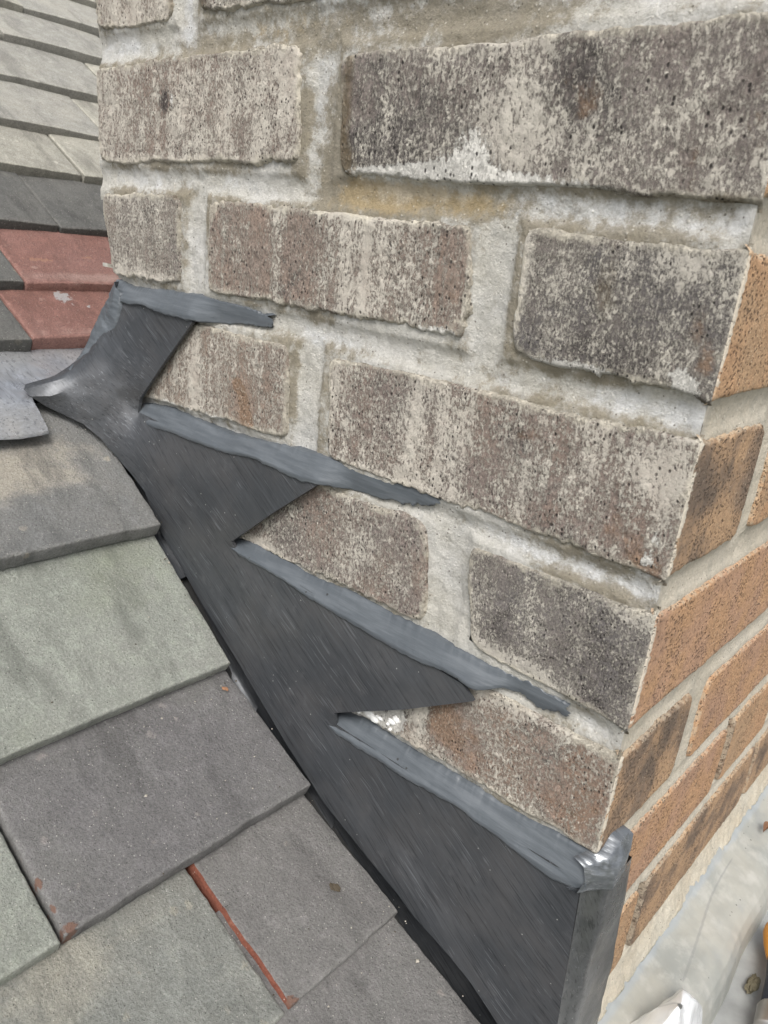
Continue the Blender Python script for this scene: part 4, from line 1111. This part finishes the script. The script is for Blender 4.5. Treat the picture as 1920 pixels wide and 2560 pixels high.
lathe('cap', on(.74), on(1.0), [(0, .0), (0, .0075), (.08, .0090), (.45, .0118), (.80, .0132), (.95, .0126), (1, .0105), (1.0, 0)], [ORG], tool)
lathe('grip', on(.38), on(.76), [(0, 0), (0, .0072), (.08, .0078), (.5, .0070), (.92, .0076), (1, .0070), (1, 0)], [NAVY], tool)
lathe('ferrule', on(.20), on(.385), [(0, 0), (0, .0098), (.1, .0102), (.8, .0098), (.95, .0082), (1.0, .0070), (1, 0)], [STEEL], tool)
lathe('blade', on(-.8), on(.205), [(0, 0), (0, .0085), (.9, .0088), (1, .0095), (1, 0)], [STEEL], tool, squash=.45)

# ------------------------------------------------------------------ crumpled clear wrapper
def wrapper():
    t = NT('clear_film')
    n = t.noise(45, 3)
    b = t.bsdf
    b.inputs['Base Color'].default_value = (.80, .82, .83, 1)
    b.inputs['Roughness'].default_value = .22
    b.inputs['Transmission Weight'].default_value = .35
    b.inputs['Specular IOR Level'].default_value = .6
    t.t.links.new(t.bump(n, .35, .002), b.inputs['Normal'])
    pts = [(.018, .085, -.170), (.030, .104, -.158), (.0355, .1265, -.158), (.041, .128, -.160), (.0505, .129, -.164), (.056, .118, -.178), (.060, .09, -.19), (.055, .05, -.185), (.03, .045, -.165)]
    rim = resample(pts + [pts[0]], 80)[:-1]
    c = np.array([.042, .095, -.150])
    V = [rim + np.array([0, 0, -.004])]
    m = 14
    for k in range(m):
        s = k / m
        ring = rim + (c - rim) * s
        ring[:, 2] += .010 * math.sin(math.pi * min(1, s * 1.4) / 2)
        fold = np.abs(fbm(ring[:, 0] * 45, ring[:, 1] * 45, 64, 2))
        ring[:, 2] += .006 * fold * (.3 + s) - .002
        ring[:, 0] += .001 * fbm(ring[:, 1] * 120, ring[:, 2] * 120, 66, 2)
        V.append(ring)
    V = np.array(V)
    nr = V.shape[0]
    V = V.reshape(-1, 3)
    F = []
    for j in range(nr - 1):
        for i in range(80):
            F.append((j * 80 + i, (j + 1) * 80 + i, (j + 1) * 80 + (i + 1) % 80, j * 80 + (i + 1) % 80))
    o = mesh_np('plastic_wrapper', V, np.array(F)[:, ::-1], [t.mat], None, None, False)
    tag(o, 'crumpled clear white plastic wrapper on the pale apron', 'wrapper')
wrapper()

# ------------------------------------------------------------------ small litter
def lump(name, loc, size, mat, seed, label, cat, group=None):
    bm = bmesh.new()
    bmesh.ops.create_icosphere(bm, subdivisions=3, radius=1)
    co = np.array([v.co[:] for v in bm.verts])
    k = 1 + .7 * fbm(co[:, 0] * 2.4 + co[:, 2] * 1.5, co[:, 1] * 2.4 - co[:, 2] * 1.7, seed, 4)
    for v, f in zip(bm.verts, k):
        v.co = Vector((v.co.x * size[0] * f, v.co.y * size[1] * f, v.co.z * size[2] * f))
    me = bpy.data.meshes.new(name); bm.to_mesh(me); bm.free()
    o = link(name, me, None, [mat]); o.location = loc
    return tag(o, label, cat, group)
SOIL = plain_mat('soil_crumb', (.075, .062, .045), .95, 0, 700, .8, .5, .1)
MOSSM = plain_mat('dry_moss', (.14, .125, .085), .95, 0, 900, .9, .5, .1)
FLAKE = plain_mat('clay_flake', (.27, .15, .09), .9, 0, 500, .4, .3, .1)
lump('moss_clump', (.0665, .214, -.205), (.0036, .008, .003), MOSSM, 5, 'small brown moss clump in the tray beside the tool', 'moss')

def leaf():
    n, m = 24, 9
    V = []
    for j in range(m):
        w = (j / (m - 1) - .5) * 2
        for i in range(n):
            s = i / (n - 1)
            half = .0032 * math.sin(math.pi * (.06 + .9 * s))
            V.append((.030 + half * w + .002 * s, .336 + .014 * s, -.1665 + .0035 * abs(w) + .003 * math.sin(3 * s)))
    o = mesh_np('dead_leaf', V, grid_faces(n, m)[:, ::-1], [plain_mat('dead_leaf', (.22, .12, .07), .7, 0, 300, .3, .3, .2)])
    tag(o, 'curled brown dead leaf on the far end of the apron', 'leaf')
leaf()

def grit(name, count, mat, seed, smin, smax, label):
    r = random.Random(seed)
    spots = [(-.343, .074, 32, .10, .165), (-.259, .0005, 34, .09, .165), (-.1757, -.0474, 24, .088, .165), (-.096, -.0895, 20, .085, .25), (-.014, -.1225, 19.5, .085, .25)]
    V = []; F = []
    for q in range(count):
        x, z, b, L, W = r.choice(spots)
        b = math.radians(b)
        w = r.random() ** 1.6 * L if r.random() < .6 else L * (.9 + .1 * r.random())
        y = YR - (r.random() * W if r.random() < .7 else r.random() ** 3 * .03)
        h = r.uniform(smin, smax) * (1 + .8 * (r.random() > .93))
        c = Vector((x - w * math.cos(b), y, z + w * math.sin(b) + h * .25))
        n0 = len(V)
        for dx, dy, dz in ((1, 0, 0), (-1, 0, 0), (0, 1, 0), (0, -1, 0), (0, 0, .7), (0, 0, -.7)):
            k = h * r.uniform(.5, 1.1)
            V.append(tuple(c + Vector((dx * k + r.uniform(-.2, .2) * h, dy * k + r.uniform(-.2, .2) * h, dz * k))))
        for f in ((0, 2, 4), (2, 1, 4), (1, 3, 4), (3, 0, 4), (2, 0, 5), (1, 2, 5), (3, 1, 5), (0, 3, 5)):
            F.append(tuple(n0 + i for i in f))
    o = mesh_np(name, V, F, [mat], None, None, False)
    tag(o, label, 'grit', None, 'stuff')
grit('mortar_crumbs', 90, plain_mat('pale_crumb', (.42, .39, .33), .95), 4, .0003, .0008, 'pale mortar crumbs scattered over the near tiles')
grit('dark_grit', 80, SOIL, 9, .0003, .0008, 'dark specks of grit scattered over the near tiles')
lump('soil_crumb', (-.127, -.0428, -.0776), (.0034, .0022, .0008), SOIL, 19, 'flat dark soil crumb on the narrow tile with the red edge', 'soil crumb')
lump('clay_flake', (-.2524, -.0273, -.0130), (.0026, .0014, .0006), FLAKE, 25, 'tiny orange clay flake near the top of the broad dark tile', 'clay flake')

# ------------------------------------------------------------------ ground far below
o = mesh_np('ground', [(-200, -200, -6), (200, -200, -6), (200, 200, -6), (-200, 200, -6)], [(0, 1, 2, 3)], [plain_mat('grey_ground', (.16, .17, .13), .95)], None, None, False)
o['kind'] = 'structure'
